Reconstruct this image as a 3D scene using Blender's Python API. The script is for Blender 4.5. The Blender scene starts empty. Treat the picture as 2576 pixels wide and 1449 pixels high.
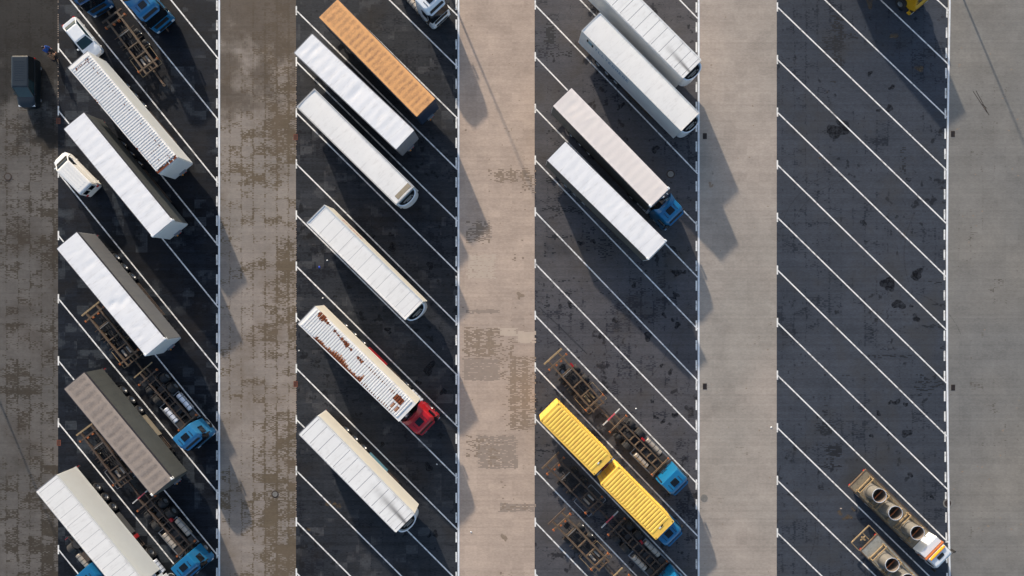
import bpy, math, random
from mathutils import Vector, Matrix

# ------------------------------------------------------------------ camera, light, exposure
FOC = 1581.0          # focal length in pixels of a 2576 px wide frame
HGT = 66.0            # flying height of the camera in metres
CX, CY = 1288.0, 724.5
SUN_EL = 16.6
SUN_AZ = -22.8        # towards the sun, degrees east of north (+Y)

scene = bpy.context.scene
cam_d = bpy.data.cameras.new('camera')
cam = bpy.data.objects.new('camera', cam_d)
scene.collection.objects.link(cam)
cam.location = (0, 0, HGT)
cam.rotation_euler = (0, 0, 0)
cam_d.sensor_width = 36.0
cam_d.lens = 36.0 * FOC / 2576.0
cam_d.clip_start = 0.5
cam_d.clip_end = 2000
scene.camera = cam

world = bpy.data.worlds.new('World')
scene.world = world
world.use_nodes = True
wn = world.node_tree.nodes
bg = wn['Background']
sky = wn.new('ShaderNodeTexSky')
sky.sky_type = 'NISHITA'
sky.sun_disc = False
sky.sun_elevation = math.radians(SUN_EL)
sky.sun_rotation = math.radians(SUN_AZ)
sky.air_density = 1.0
sky.dust_density = 2.0
world.node_tree.links.new(sky.outputs[0], bg.inputs[0])
bg.inputs[1].default_value = 0.12

sun_d = bpy.data.lights.new('sun', 'SUN')
sun_d.energy = 3.3
sun_d.angle = math.radians(1.1)
sun_d.color = (1.0, 0.88, 0.73)
sun = bpy.data.objects.new('sun', sun_d)
scene.collection.objects.link(sun)
az, el = math.radians(SUN_AZ), math.radians(SUN_EL)
to_sun = Vector((math.sin(az) * math.cos(el), math.cos(az) * math.cos(el), math.sin(el)))
sun.rotation_euler = (-to_sun).to_track_quat('-Z', 'Y').to_euler()
sun.location = to_sun * 200

scene.view_settings.view_transform = 'Standard'
scene.view_settings.look = 'None'
scene.view_settings.exposure = 0.85
scene.view_settings.gamma = 1.0

random.seed(7)
R = random.Random(11)
col = scene.collection


# ------------------------------------------------------------------ helpers
def gp(px, py, z=0.0):
    """real position of a point seen at (px, py) of the 2576 px frame and lying z metres up"""
    s = (HGT - z) / FOC
    return Vector(((px - CX) * s, -(py - CY) * s, z))


def lin(r, g, b):
    def f(c):
        c /= 255.0
        return c / 12.92 if c <= 0.04045 else ((c + 0.055) / 1.055) ** 2.4
    return (f(r), f(g), f(b), 1.0)


class G:
    """small node graph writer"""
    def __init__(self, name, rough=0.7, metal=0.0, spec=0.5):
        self.m = bpy.data.materials.new(name)
        self.m.use_nodes = True
        self.t = self.m.node_tree
        self.b = self.t.nodes['Principled BSDF']
        self.b.inputs['Roughness'].default_value = rough
        self.b.inputs['Metallic'].default_value = metal
        self.b.inputs['Specular IOR Level'].default_value = spec
        self.tc = self.t.nodes.new('ShaderNodeTexCoord').outputs['Object']

    def put(self, sock, v):
        if isinstance(v, bpy.types.NodeSocket):
            self.t.links.new(v, sock)
        else:
            sock.default_value = v

    def math(self, op, a, b=0.0, c=0.0, clamp=False):
        n = self.t.nodes.new('ShaderNodeMath')
        n.operation = op
        n.use_clamp = clamp
        self.put(n.inputs[0], a)
        self.put(n.inputs[1], b)
        self.put(n.inputs[2], c)
        return n.outputs[0]

    def add(self, a, b): return self.math('ADD', a, b)
    def mul(self, a, b): return self.math('MULTIPLY', a, b)

    def ramp(self, x, lo, hi, a=0.0, b=1.0, smooth=False):
        n = self.t.nodes.new('ShaderNodeMapRange')
        if smooth: n.interpolation_type = 'SMOOTHSTEP'
        self.put(n.inputs[0], x)
        for i, v in zip((1, 2, 3, 4), (lo, hi, a, b)): n.inputs[i].default_value = v
        return n.outputs[0]

    def vop(self, op, a, b):
        n = self.t.nodes.new('ShaderNodeVectorMath')
        n.operation = op
        self.put(n.inputs[0], a)
        self.put(n.inputs[1], b)
        return n.outputs[0]

    def sep(self, v):
        n = self.t.nodes.new('ShaderNodeSeparateXYZ')
        self.t.links.new(v, n.inputs[0])
        return n.outputs[0], n.outputs[1], n.outputs[2]

    def noise(self, v, scale, detail=2.0, rough=0.5):
        n = self.t.nodes.new('ShaderNodeTexNoise')
        self.put(n.inputs['Vector'], v)
        n.inputs['Scale'].default_value = scale
        n.inputs['Detail'].default_value = detail
        n.inputs['Roughness'].default_value = rough
        return n.outputs[0]

    def white(self, v):
        n = self.t.nodes.new('ShaderNodeTexWhiteNoise')
        n.noise_dimensions = '3D'
        self.put(n.inputs['Vector'], v)
        return n.outputs[0]

    def mix(self, f, a, b):
        n = self.t.nodes.new('ShaderNodeMix')
        n.data_type = 'RGBA'
        self.put(n.inputs[0], f)
        self.put(n.inputs[6], a)
        self.put(n.inputs[7], b)
        return n.outputs[2]

    def scale_col(self, c, f):
        n = self.t.nodes.new('ShaderNodeVectorMath')
        n.operation = 'SCALE'
        self.put(n.inputs[0], c if isinstance(c, bpy.types.NodeSocket) else tuple(c[:3]))
        self.put(n.inputs['Scale'], f)
        return n.outputs[0]

    def bump(self, h, strength=0.3, dist=0.02):
        n = self.t.nodes.new('ShaderNodeBump')
        n.inputs['Strength'].default_value = strength
        n.inputs['Distance'].default_value = dist
        self.t.links.new(h, n.inputs['Height'])
        self.t.links.new(n.outputs[0], self.b.inputs['Normal'])

    def base(self, c): self.put(self.b.inputs['Base Color'], c)


def M(name, c, rough=0.6, metal=0.0, var=0.12, scale=1.5, dirt=None, amt=0.0, spec=0.5, coat=0.0):
    g = G(name, rough, metal, spec)
    n = g.noise(g.tc, scale, 4.0, 0.6)
    f = g.ramp(n, 0.3, 0.7, 1 - var, 1 + var)
    cc = g.scale_col(c, f)
    if dirt is not None:
        n2 = g.noise(g.tc, scale * 2.3, 5.0, 0.65)
        cc = g.mix(g.math('MULTIPLY', g.ramp(n2, 0.48, 0.68), amt), cc, dirt)
    g.base(cc)
    if coat: g.b.inputs['Coat Weight'].default_value = coat
    return g.m


class MB:
    """mesh builder: collects polygons, links them as one object"""
    def __init__(self):
        self.v, self.f, self.mi = [], [], []
        self.sm = set()

    def face(self, pts, mi=0):
        b = len(self.v)
        self.v += [tuple(p) for p in pts]
        self.f.append(tuple(range(b, b + len(pts))))
        self.mi.append(mi)

    def raw(self, vs, fs, mi=0, M4=None):
        b = len(self.v)
        for p in vs:
            self.v.append(tuple(M4 @ Vector(p)) if M4 else tuple(p))
        for f in fs:
            self.f.append(tuple(b + i for i in f))
            self.mi.append(mi)

    def box(self, x0, x1, y0, y1, z0, z1, mi=0, M4=None):
        if x0 > x1: x0, x1 = x1, x0
        if y0 > y1: y0, y1 = y1, y0
        if z0 > z1: z0, z1 = z1, z0
        vs = [(x0, y0, z0), (x1, y0, z0), (x1, y1, z0), (x0, y1, z0),
              (x0, y0, z1), (x1, y0, z1), (x1, y1, z1), (x0, y1, z1)]
        fs = [(0, 3, 2, 1), (4, 5, 6, 7), (0, 1, 5, 4), (1, 2, 6, 5), (2, 3, 7, 6), (3, 0, 4, 7)]
        self.raw(vs, fs, mi, M4)
        return self

    def bar(self, p, q, w=0.1, h=None, mi=0):
        """box beam between two points"""
        p, q = Vector(p), Vector(q)
        h = h or w
        d = q - p
        L = d.length
        x = d.normalized()
        up = Vector((0, 0, 1)) if abs(x.z) < 0.95 else Vector((1, 0, 0))
        y = up.cross(x).normalized()
        z = x.cross(y)
        m = Matrix(((x.x, y.x, z.x, p.x), (x.y, y.y, z.y, p.y), (x.z, y.z, z.z, p.z), (0, 0, 0, 1)))
        return self.box(0, L, -w / 2, w / 2, -h / 2, h / 2, mi, m)

    def cyl(self, p, q, r, n=14, r2=None, mi=0, caps=True):
        p, q = Vector(p), Vector(q)
        r2 = r if r2 is None else r2
        x = (q - p).normalized()
        up = Vector((0, 0, 1)) if abs(x.z) < 0.95 else Vector((1, 0, 0))
        y = up.cross(x).normalized()
        z = x.cross(y)
        vs, fs = [], []
        for i in range(n):
            a = 2 * math.pi * i / n
            o = y * math.cos(a) + z * math.sin(a)
            vs.append(p + o * r)
            vs.append(q + o * r2)
        for i in range(n):
            j = (i + 1) % n
            fs.append((2 * i, 2 * j, 2 * j + 1, 2 * i + 1))
        if caps:
            fs.append(tuple(2 * i for i in range(n))[::-1])
            fs.append(tuple(2 * i + 1 for i in range(n)))
        self.raw(vs, fs, mi)
        return self

    def lathe(self, prof, M4, n=22, mi=0, closed=False):
        """prof: list of (r, h) about local z"""
        vs, fs = [], []
        k = len(prof)
        for i in range(n):
            a = 2 * math.pi * i / n
            for r, h in prof:
                vs.append((r * math.cos(a), r * math.sin(a), h))
        for i in range(n):
            j = (i + 1) % n
            for t in range(k if closed else k - 1):
                u = (t + 1) % k
                fs.append((i * k + t, j * k + t, j * k + u, i * k + u))
        self.raw(vs, fs, mi, M4)
        return self

    def loft(self, levels, n=5, mi=0, caps=True):
        """levels: (z, x_rear, x_front, half_width, r_front, r_rear)"""
        rings = []
        for z, xr, xf, hw, rf, rr in levels:
            ring = []
            for cx_, cy_, r, a0 in ((xf - rf, hw - rf, rf, 90), (xf - rf, -hw + rf, rf, 0),
                                    (xr + rr, -hw + rr, rr, -90), (xr + rr, hw - rr, rr, -180)):
                for i in range(n):
                    a = math.radians(a0 - 90.0 * i / (n - 1))
                    ring.append((cx_ + r * math.cos(a), cy_ + r * math.sin(a), z))
            rings.append(ring)
        k = len(rings[0])
        vs = [p for r in rings for p in r]
        fs = []
        for a in range(len(rings) - 1):
            for i in range(k):
                j = (i + 1) % k
                fs.append((a * k + j, a * k + i, (a + 1) * k + i, (a + 1) * k + j))
        if caps:
            fs.append(tuple(range(k)))
            fs.append(tuple((len(rings) - 1) * k + i for i in range(k))[::-1])
        self.raw(vs, fs, mi)
        return self

    def grid(self, us, vs_, fn, mf=None):
        b = len(self.v)
        for u in us:
            for v in vs_:
                self.v.append((u, v, fn(u, v)))
        nv = len(vs_)
        for i in range(len(us) - 1):
            for j in range(nv - 1):
                self.f.append((b + i * nv + j, b + (i + 1) * nv + j, b + (i + 1) * nv + j + 1, b + i * nv + j + 1))
                self.mi.append(mf((us[i] + us[i + 1]) / 2, (vs_[j] + vs_[j + 1]) / 2) if mf else 0)
        return self

    def build(self, name, mats, parent=None, smooth=None):
        me = bpy.data.meshes.new(name)
        me.from_pydata([tuple(p) for p in self.v], [], self.f)
        if not isinstance(mats, (list, tuple)): mats = [mats]
        for m in mats: me.materials.append(m)
        me.polygons.foreach_set('material_index', self.mi)
        if smooth:
            me.polygons.foreach_set('use_smooth', [True] * len(self.f))
            me.set_sharp_from_angle(angle=math.radians(smooth))
        me.update()
        o = bpy.data.objects.new(name, me)
        if smooth and smooth <= 50 and len(self.f) < 900:
            w = o.modifiers.new('weighted', 'WEIGHTED_NORMAL')
            w.keep_sharp = True
        col.objects.link(o)
        if parent is not None: o.parent = parent
        return o


def tag(o, label, cat, group=None):
    o['label'] = label
    o['category'] = cat
    if group: o['group'] = group
    return o


def thing(name, label, cat, loc=(0, 0, 0), rz=0.0, group=None):
    o = bpy.data.objects.new(name, None)
    o.empty_display_size = 0.3
    col.objects.link(o)
    o.location = loc
    o.rotation_euler = (0, 0, rz)
    return tag(o, label, cat, group)


def struct(o, kind='structure'):
    o['kind'] = kind
    return o


def heading(dx, dy): return math.atan2(-dy, dx)


# ------------------------------------------------------------------ materials
def paving(name, light, dark, stain, cellv=0.10, panelv=0.16, T=0.62, seam=0.10, wl=0.5, wb=0.5, wp=0.12,
           xmask=None, pale=None, paleT=0.72, blotch=None, rough=0.85, warm=None, upper_tone=None):
    """concrete block paving laid in 1.23 x 0.93 m machine-laid clusters, with block-edged stains"""
    g = G(name, rough, spec=0.15)
    P = g.tc
    cell = g.vop('SNAP', P, (0.21, 0.105, 1.0))
    panel = g.vop('SNAP', P, (1.235, 0.93, 1.0))
    row = g.vop('SNAP', P, (60.0, 0.21, 1.0))
    cr, pr, rr = g.white(cell), g.white(panel), g.white(row)
    nl = g.noise(P, 0.11, 2.0)
    nb = g.noise(g.vop('MULTIPLY', cell, (0.7, 1.25, 1.0)), 0.75, 4.0, 0.65)
    x, y, _ = g.sep(P)
    fx = g.math('ABSOLUTE', g.add(g.math('FRACT', g.math('DIVIDE', x, 1.235)), -0.5))
    fy = g.math('ABSOLUTE', g.add(g.math('FRACT', g.math('DIVIDE', y, 0.93)), -0.5))
    sx = g.ramp(fx, 0.36, 0.46)
    sy = g.ramp(fy, 0.40, 0.48)
    s = g.math('MAXIMUM', sx, g.mul(sy, 0.25))
    v = g.add(g.mul(nl, wl), g.mul(nb, wb))
    v = g.add(v, g.mul(g.add(pr, -0.5), wp))
    v = g.add(v, g.mul(s, seam))
    v = g.add(v, g.mul(g.add(cr, -0.5), 0.15))
    if xmask: v = g.add(v, g.ramp(x, *xmask))
    st = g.ramp(v, T - 0.03, T + 0.07)
    big = g.noise(P, 0.06, 3.0)
    base = g.mix(g.ramp(big, 0.35, 0.65), light, dark)
    f = g.add(g.mul(g.add(pr, -0.5), panelv), g.mul(g.add(cr, -0.5), cellv))
    f = g.add(f, g.mul(g.add(rr, -0.5), cellv * 0.9))
    fine = g.noise(P, 3.0, 4.0, 0.7)
    f = g.add(f, g.mul(g.add(fine, -0.5), 0.3))
    smear = g.noise(g.vop('ADD', P, (70.0, 3.0, 1.0)), 0.35, 5.0, 0.65)
    f = g.add(f, g.mul(g.add(smear, -0.5), 0.55))
    f = g.add(f, 1.0)
    c = g.scale_col(base, f)
    c = g.mix(st, c, g.scale_col(stain, f))
    if pale is not None:
        nv = g.add(g.mul(g.noise(g.vop('ADD', cell, (31.0, 17.0, 5.0)), 0.5, 3.0, 0.6), 0.8), g.mul(pr, 0.2))
        c = g.mix(g.ramp(nv, paleT, paleT + 0.06), c, g.scale_col(pale, f))
    if blotch is not None:
        n1 = g.noise(g.vop('ADD', P, (9.0, 3.0, 1.0)), 1.1, 3.0, 0.62)
        n2 = g.noise(g.vop('ADD', P, (2.0, 8.0, 1.0)), 0.13, 2.0)
        bl = g.ramp(g.add(n1, g.mul(g.add(n2, -0.5), 0.5)), 0.635, 0.70)
        c = g.mix(g.mul(bl, 0.75), c, blotch)
    if warm is not None:
        n3 = g.noise(g.vop('ADD', P, (40.0, 3.0, 1.0)), 0.22, 4.0, 0.6)
        c = g.mix(g.ramp(n3, 0.5, 0.75, 0.0, 0.7), c, warm)
    if upper_tone is not None:
        # upper part of the lane mixed darker, its edge following the blocks
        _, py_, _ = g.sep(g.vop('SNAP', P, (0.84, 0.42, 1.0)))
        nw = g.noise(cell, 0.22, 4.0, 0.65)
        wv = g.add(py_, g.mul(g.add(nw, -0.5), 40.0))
        c = g.mix(g.mul(g.ramp(wv, upper_tone[0] - 3.0, upper_tone[0] + 6.0, smooth=True), 0.8), c, g.scale_col(upper_tone[1], f))
    g.base(c)
    g.bump(g.add(cr, fine), 0.25, 0.012)
    return g.m


MAT = {}
MAT['ground'] = M('far ground paving', lin(120, 116, 110), 0.9, var=0.15, scale=0.2)
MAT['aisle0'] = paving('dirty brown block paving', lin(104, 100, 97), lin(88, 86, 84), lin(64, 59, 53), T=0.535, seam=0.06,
                       panelv=0.2, wp=0.16, xmask=(-56.0, -47.0, -0.02, 0.04), warm=lin(62, 55, 49), upper_tone=(16.0, lin(30, 30, 31)))
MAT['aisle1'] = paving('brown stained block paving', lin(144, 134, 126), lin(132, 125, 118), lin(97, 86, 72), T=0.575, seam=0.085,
                       panelv=0.12, wp=0.15, xmask=(-28.5, -25.0, -0.02, 0.07), warm=lin(106, 93, 80), upper_tone=(19.0, lin(84, 75, 66)))
MAT['aisle2'] = paving('sandy block paving', lin(180, 161, 146), lin(168, 151, 138), lin(118, 103, 88), T=0.70, seam=0.05, panelv=0.10)
MAT['aisle3'] = paving('beige grey block paving', lin(166, 154, 144), lin(150, 143, 135), lin(124, 115, 106), T=0.72, seam=0.04, panelv=0.09)
MAT['aisle4'] = paving('grey block paving', lin(130, 126, 120), lin(116, 115, 113), lin(96, 92, 87), T=0.69, seam=0.05, panelv=0.09)
MAT['bay1'] = paving('deep charcoal block paving', lin(30, 34, 42), lin(21, 26, 34), lin(13, 16, 22), T=0.55, seam=0.03, panelv=0.6,
                     cellv=0.4, pale=lin(46, 50, 55), paleT=0.55, warm=lin(38, 35, 34), rough=0.6)  # darkest tone of the four parking strips, with paler blocks mixed in
MAT['bay2'] = paving('charcoal block paving', lin(50, 52, 56), lin(40, 43, 49), lin(26, 28, 34), T=0.58, seam=0.04, panelv=0.32,
                     cellv=0.3, pale=lin(60, 61, 64), paleT=0.58, blotch=lin(18, 19, 22), warm=lin(46, 42, 39), rough=0.65)
MAT['bay3'] = paving('dark grey block paving', lin(84, 82, 84), lin(74, 74, 79), lin(45, 46, 52), T=0.61, seam=0.06, panelv=0.08,
                     cellv=0.18, blotch=lin(24, 24, 28), warm=lin(70, 65, 61), rough=0.7)
MAT['bay4'] = paving('slate grey block paving', lin(65, 69, 77), lin(57, 62, 71), lin(37, 41, 49), T=0.615, seam=0.06, panelv=0.07,
                     cellv=0.18, blotch=lin(24, 26, 31), warm=lin(62, 62, 63), rough=0.7)


def soaked(name, c, lo, hi):
    """thin stain that lets the paving show through, densest in the middle of the noise"""
    g = G(name, 0.6, spec=0.2)
    g.base(c)
    n = g.noise(g.tc, 2.6, 5.0, 0.75)
    tr = g.t.nodes.new('ShaderNodeBsdfTransparent')
    mx = g.t.nodes.new('ShaderNodeMixShader')
    g.put(mx.inputs[0], g.ramp(n, 0.34, 0.6, lo, hi))
    g.t.links.new(tr.outputs[0], mx.inputs[1])
    g.t.links.new(g.b.outputs[0], mx.inputs[2])
    g.t.links.new(mx.outputs[0], g.t.nodes['Material Output'].inputs[0])
    return g.m


def paint_mat():
    g = G('worn white road paint', 0.7)
    n = g.noise(g.tc, 2.2, 5.0, 0.7)
    n2 = g.noise(g.tc, 0.35, 2.0)
    w = g.ramp(g.add(n, g.mul(n2, 0.3)), 0.63, 0.82)
    g.base(g.mix(g.mul(w, 0.75), lin(232, 231, 228), lin(120, 118, 116)))
    return g.m


MAT['paint'] = paint_mat()
MAT['kerb'] = M('pale concrete edge strip', lin(226, 229, 233), 0.6, var=0.08, scale=0.6, dirt=lin(170, 170, 170), amt=0.3)
MAT['oil_thin'] = soaked('thin oil film', lin(22, 23, 28), 0.05, 0.8)
MAT['mud_thin'] = soaked('thin ochre mud', lin(112, 94, 70), 0.0, 0.6)
MAT['stain_brown'] = M('brown stained blocks', lin(138, 121, 105), 0.9, var=0.14, scale=3)
MAT['stain_mid'] = M('grey brown blocks', lin(146, 131, 119), 0.9, var=0.08, scale=2)
MAT['stain_pale'] = M('clean pale blocks', lin(184, 167, 151), 0.9, var=0.05, scale=2)
MAT['stain_dark'] = M('oil soaked blocks', lin(26, 27, 31), 0.6, var=0.2, scale=3)
MAT['stain_ochre'] = M('ochre mud on blocks', lin(104, 88, 68), 0.9, var=0.25, scale=3)


def white_roof(name, c, var=0.05, dirt=lin(170, 165, 158), amt=0.25, streak=None, rough=0.5, warm=None):
    g = G(name, rough)
    n = g.noise(g.vop('MULTIPLY', g.tc, (1.0, 0.45, 1.0)), 0.8, 4.0, 0.6)
    cc = g.scale_col(c, g.ramp(n, 0.3, 0.7, 1 - var, 1 + var))
    n2 = g.noise(g.vop('MULTIPLY', g.tc, (1.0, 0.6, 1.0)), 2.0, 5.0, 0.7)
    cc = g.mix(g.mul(g.ramp(n2, 0.55, 0.72), amt), cc, dirt)
    if name.endswith('sheet') or 'tarpaulin' in name or 'soot' in name:
        sx_, sy_, _ = g.sep(g.tc)
        ed = g.ramp(g.math('ABSOLUTE', sy_), 0.85, 1.27)
        n3 = g.noise(g.vop('MULTIPLY', g.tc, (2.2, 0.35, 1.0)), 1.6, 5.0, 0.7)
        cc = g.mix(g.mul(g.ramp(g.add(n3, g.mul(ed, 0.10)), 0.54, 0.76), 0.38), cc, lin(158, 152, 146))
    if streak:
        L, v0, k, ln, w = streak
        x, y, _ = g.sep(g.tc)
        d = g.math('SUBTRACT', L, x)
        off = g.math('SUBTRACT', g.math('SUBTRACT', y, v0), g.mul(d, k))
        ww = g.add(g.mul(d, 0.06), w)
        q = g.math('DIVIDE', off, ww)
        ga = g.math('EXPONENT', g.mul(g.mul(q, q), -1.0))
        fade = g.ramp(d, 0.0, ln, 1.0, 0.0, True)
        cc = g.mix(g.mul(g.mul(ga, fade), 0.8), cc, lin(62, 58, 56))
    g.base(cc)
    return g.m


def bowed_tarp(name, c, dark, pitch, amt):
    """tarpaulin roof with grime settled between the bows"""
    g = G(name, 0.75)
    x, y, _ = g.sep(g.tc)
    ph = g.math('COSINE', g.mul(x, 2 * math.pi / pitch))
    n = g.noise(g.vop('MULTIPLY', g.tc, (1.7, 0.8, 1.0)), 1.7, 5.0, 0.7)
    n2 = g.noise(g.tc, 5.0, 4.0, 0.7)
    edge = g.ramp(g.math('ABSOLUTE', y), 0.9, 1.27, 1.0, 0.5)
    v = g.mul(g.add(g.add(g.mul(ph, -0.07), n), g.mul(n2, 0.3)), edge)
    f = g.ramp(v, 0.52, 0.88)
    cc = g.scale_col(c, g.ramp(n, 0.3, 0.7, 0.9, 1.1))
    g.base(g.mix(g.mul(f, amt), cc, dark))
    return g.m


MAT['white'] = white_roof('white roof sheet', lin(229, 227, 224), var=0.04, amt=0.2)
MAT['white_dirty'] = white_roof('grubby white panel', lin(230, 230, 228), amt=0.25)
MAT['tarp_white'] = white_roof('white tarpaulin', lin(229, 229, 231), var=0.04, amt=0.16, rough=0.65)
MAT['tarp_warm'] = bowed_tarp('ivory tarpaulin', lin(228, 219, 214), lin(186, 182, 178), 0.86, 0.35)
MAT['tarp_taupe'] = bowed_tarp('taupe tarpaulin', lin(152, 139, 129), lin(98, 90, 86), 0.86, 0.75)
MAT['tarp_orange'] = bowed_tarp('orange tarpaulin', lin(224, 164, 104), lin(142, 102, 74), 0.62, 0.85)
MAT['seam'] = M('grey seam', lin(120, 122, 128), 0.7, var=0.1)
MAT['seam_light'] = M('pale seam', lin(176, 176, 176), 0.7, var=0.1)
MAT['cream'] = white_roof('cream side panel', lin(226, 220, 206), var=0.03, amt=0.12, dirt=lin(190, 180, 160), rough=0.4)
MAT['cream_grey'] = white_roof('pale grey side panel', lin(208, 210, 209), var=0.03, amt=0.12, dirt=lin(190, 180, 160), rough=0.4)
MAT['side_white'] = white_roof('white side panel', lin(206, 208, 209), var=0.03, amt=0.15, rough=0.35)
MAT['curtain_grey'] = M('grey side curtain', lin(112, 112, 113), 0.6, var=0.06, scale=0.7)
MAT['curtain_dark'] = M('dark grey side curtain', lin(80, 82, 80), 0.6, var=0.1, scale=0.7)
MAT['navy'] = M('navy bulkhead', lin(24, 44, 66), 0.45, var=0.1)
MAT['black'] = M('black rubber and plastic', lin(26, 26, 28), 0.7, var=0.2, scale=4)
MAT['rail'] = M('dark aluminium rail', lin(52, 50, 56), 0.5, var=0.1)
MAT['tyre'] = M('tyre rubber', lin(38, 38, 40), 0.85, var=0.2, scale=5)
MAT['rim'] = M('grey steel rim', lin(150, 152, 155), 0.4, metal=0.6, var=0.15, scale=6)
MAT['steel'] = M('dusty chassis steel', lin(70, 61, 54), 0.8, var=0.35, scale=3.0, dirt=lin(112, 70, 44), amt=0.45)
MAT['steel_brown'] = M('dusty tan chassis steel', lin(88, 76, 62), 0.8, var=0.35, scale=3.0, dirt=lin(126, 76, 44), amt=0.5)
MAT['chassis'] = M('dark chassis', lin(44, 43, 44), 0.7, var=0.25, scale=3)
MAT['rust'] = M('rust', lin(116, 56, 26), 0.9, var=0.3, scale=8, dirt=lin(76, 36, 20), amt=0.8)
MAT['rust_fade'] = M('rust stained paint', lin(176, 132, 104), 0.8, var=0.25, scale=9, dirt=lin(128, 74, 44), amt=0.8)
MAT['rust_orange'] = M('orange rusty casting', lin(150, 84, 44), 0.85, var=0.25, scale=6)
MAT['tank'] = M('aluminium tank', lin(215, 218, 226), 0.35, metal=0.35, var=0.06, scale=3)
MAT['tank_dull'] = M('dull aluminium tank', lin(170, 160, 148), 0.5, metal=0.3, var=0.12, scale=3)
MAT['blue'] = M('blue cab paint', lin(22, 104, 150), 0.3, var=0.05, scale=1.0, coat=0.4)
MAT['blue_faded'] = M('slightly faded blue cab paint', lin(40, 114, 160), 0.4, var=0.08, scale=1.5, coat=0.2)
MAT['blue_dark'] = M('dark blue cab paint', lin(20, 78, 122), 0.3, var=0.06, scale=1.0, coat=0.4)
MAT['red'] = M('red cab paint', lin(178, 24, 34), 0.35, var=0.06, scale=1.0, coat=0.4)
MAT['white_cab'] = M('white cab paint', lin(222, 226, 230), 0.3, var=0.03, scale=1.0, coat=0.4)
MAT['yellow_cab'] = M('amber yellow paint', lin(200, 150, 24), 0.4, var=0.06, scale=1.0)
MAT['yellow'] = M('yellow container paint', lin(236, 193, 84), 0.55, var=0.07, scale=0.8, dirt=lin(196, 142, 70), amt=0.35)
MAT['glass'] = M('dark glass', lin(16, 22, 28), 0.1, var=0.0)
MAT['glass_teal'] = M('tinted glass', lin(34, 56, 62), 0.12, var=0.1, scale=0.8)
MAT['lamp_red'] = M('red lens', lin(190, 20, 24), 0.3, var=0.0)
MAT['lamp_clear'] = M('clear lens', lin(225, 228, 230), 0.15, var=0.0)
MAT['lamp_amber'] = M('amber lens', lin(235, 150, 30), 0.3, var=0.0)
MAT['red_box'] = M('red extinguisher box', lin(150, 22, 28), 0.45, var=0.05)
MAT['wood'] = M('pale timber', lin(146, 126, 96), 0.85, var=0.25, scale=4, dirt=lin(96, 76, 54), amt=0.6)
MAT['bed'] = M('weathered plywood bed', lin(132, 122, 104), 0.85, var=0.12, scale=1.2, dirt=lin(92, 82, 68), amt=0.7)
MAT['bed_grey'] = M('grey mottled sheet bed', lin(146, 146, 140), 0.8, var=0.14, scale=1.6, dirt=lin(108, 106, 98), amt=0.6)
MAT['galv'] = M('galvanised pipe', lin(132, 129, 124), 0.5, metal=0.3, var=0.08, scale=2)
MAT['pipe_in'] = M('pipe inside', lin(116, 104, 95), 0.7, var=0.15, scale=2)
MAT['skirt_blue'] = M('blue grey side skirt', lin(96, 140, 156), 0.5, var=0.08)
MAT['skirt_tan'] = M('dusty side skirt', lin(150, 138, 118), 0.6, var=0.1)
MAT['skirt_grey'] = M('grey side skirt', lin(84, 84, 84), 0.6, var=0.1)
MAT['iron'] = M('cast iron', lin(58, 46, 40), 0.6, metal=0.3, var=0.3, scale=8)
MAT['iron_rust'] = M('rusty cast iron', lin(112, 62, 44), 0.8, var=0.3, scale=8)
MAT['manhole_dirty'] = M('dirty concrete cover', lin(84, 80, 78), 0.85, var=0.15, scale=3)
MAT['concrete'] = M('concrete cover', lin(118, 116, 112), 0.85, var=0.15, scale=3)
MAT['skin'] = M('skin', lin(196, 142, 116), 0.6, var=0.05)
MAT['hair'] = M('dark hair', lin(28, 22, 20), 0.6, var=0.1)
MAT['blue_cloth'] = M('royal blue jacket', lin(22, 74, 150), 0.8, var=0.12, scale=5)
MAT['dark_cloth'] = M('dark trousers', lin(30, 32, 40), 0.85, var=0.1)
MAT['tan_cloth'] = M('tan jacket', lin(126, 98, 76), 0.85, var=0.12, scale=5)
MAT['car_dark'] = M('dark petrol metallic paint', lin(13, 24, 31), 0.35, metal=0.0, var=0.06, coat=0.5)
MAT['text_blue'] = M('blue lettering', lin(104, 134, 164), 0.5, var=0.1)
MAT['text_red'] = M('red lettering', lin(186, 84, 96), 0.5, var=0.1)
MAT['pole'] = M('galvanised pole', lin(140, 142, 144), 0.5, metal=0.5, var=0.1)
MAT['litter'] = M('crumpled white paper', lin(220, 222, 222), 0.8, var=0.1)
MAT['litter_blue'] = M('blue plastic scrap', lin(30, 70, 190), 0.6, var=0.1)

# ------------------------------------------------------------------ ground, paving, markings
gm = MB()
gm.face([(-900, -900, -0.012), (900, -900, -0.012), (900, 900, -0.012), (-900, 900, -0.012)])
struct(gm.build('ground', MAT['ground']))

SX = lambda px: (px - CX) * HGT / FOC
YT, YB = 75.0, -75.0


def right_edge(k, py):
    """right border of bay k, very slightly bowed like the real strip"""
    x = [0, 551.5, 1153.5, 1757.5, 2382.0][k]
    if k == 4: x += 7.0 * ((py - CY) / 724.0) ** 2
    if k == 1: x += 0.0
    return x


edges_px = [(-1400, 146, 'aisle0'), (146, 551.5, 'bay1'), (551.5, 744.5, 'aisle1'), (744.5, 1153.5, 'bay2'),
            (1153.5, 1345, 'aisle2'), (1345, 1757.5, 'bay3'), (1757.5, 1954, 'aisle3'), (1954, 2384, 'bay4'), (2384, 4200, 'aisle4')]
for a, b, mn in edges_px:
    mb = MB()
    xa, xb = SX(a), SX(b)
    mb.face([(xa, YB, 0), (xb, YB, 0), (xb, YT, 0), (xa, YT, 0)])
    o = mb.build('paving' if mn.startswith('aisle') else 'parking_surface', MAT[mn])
    struct(o)


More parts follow.
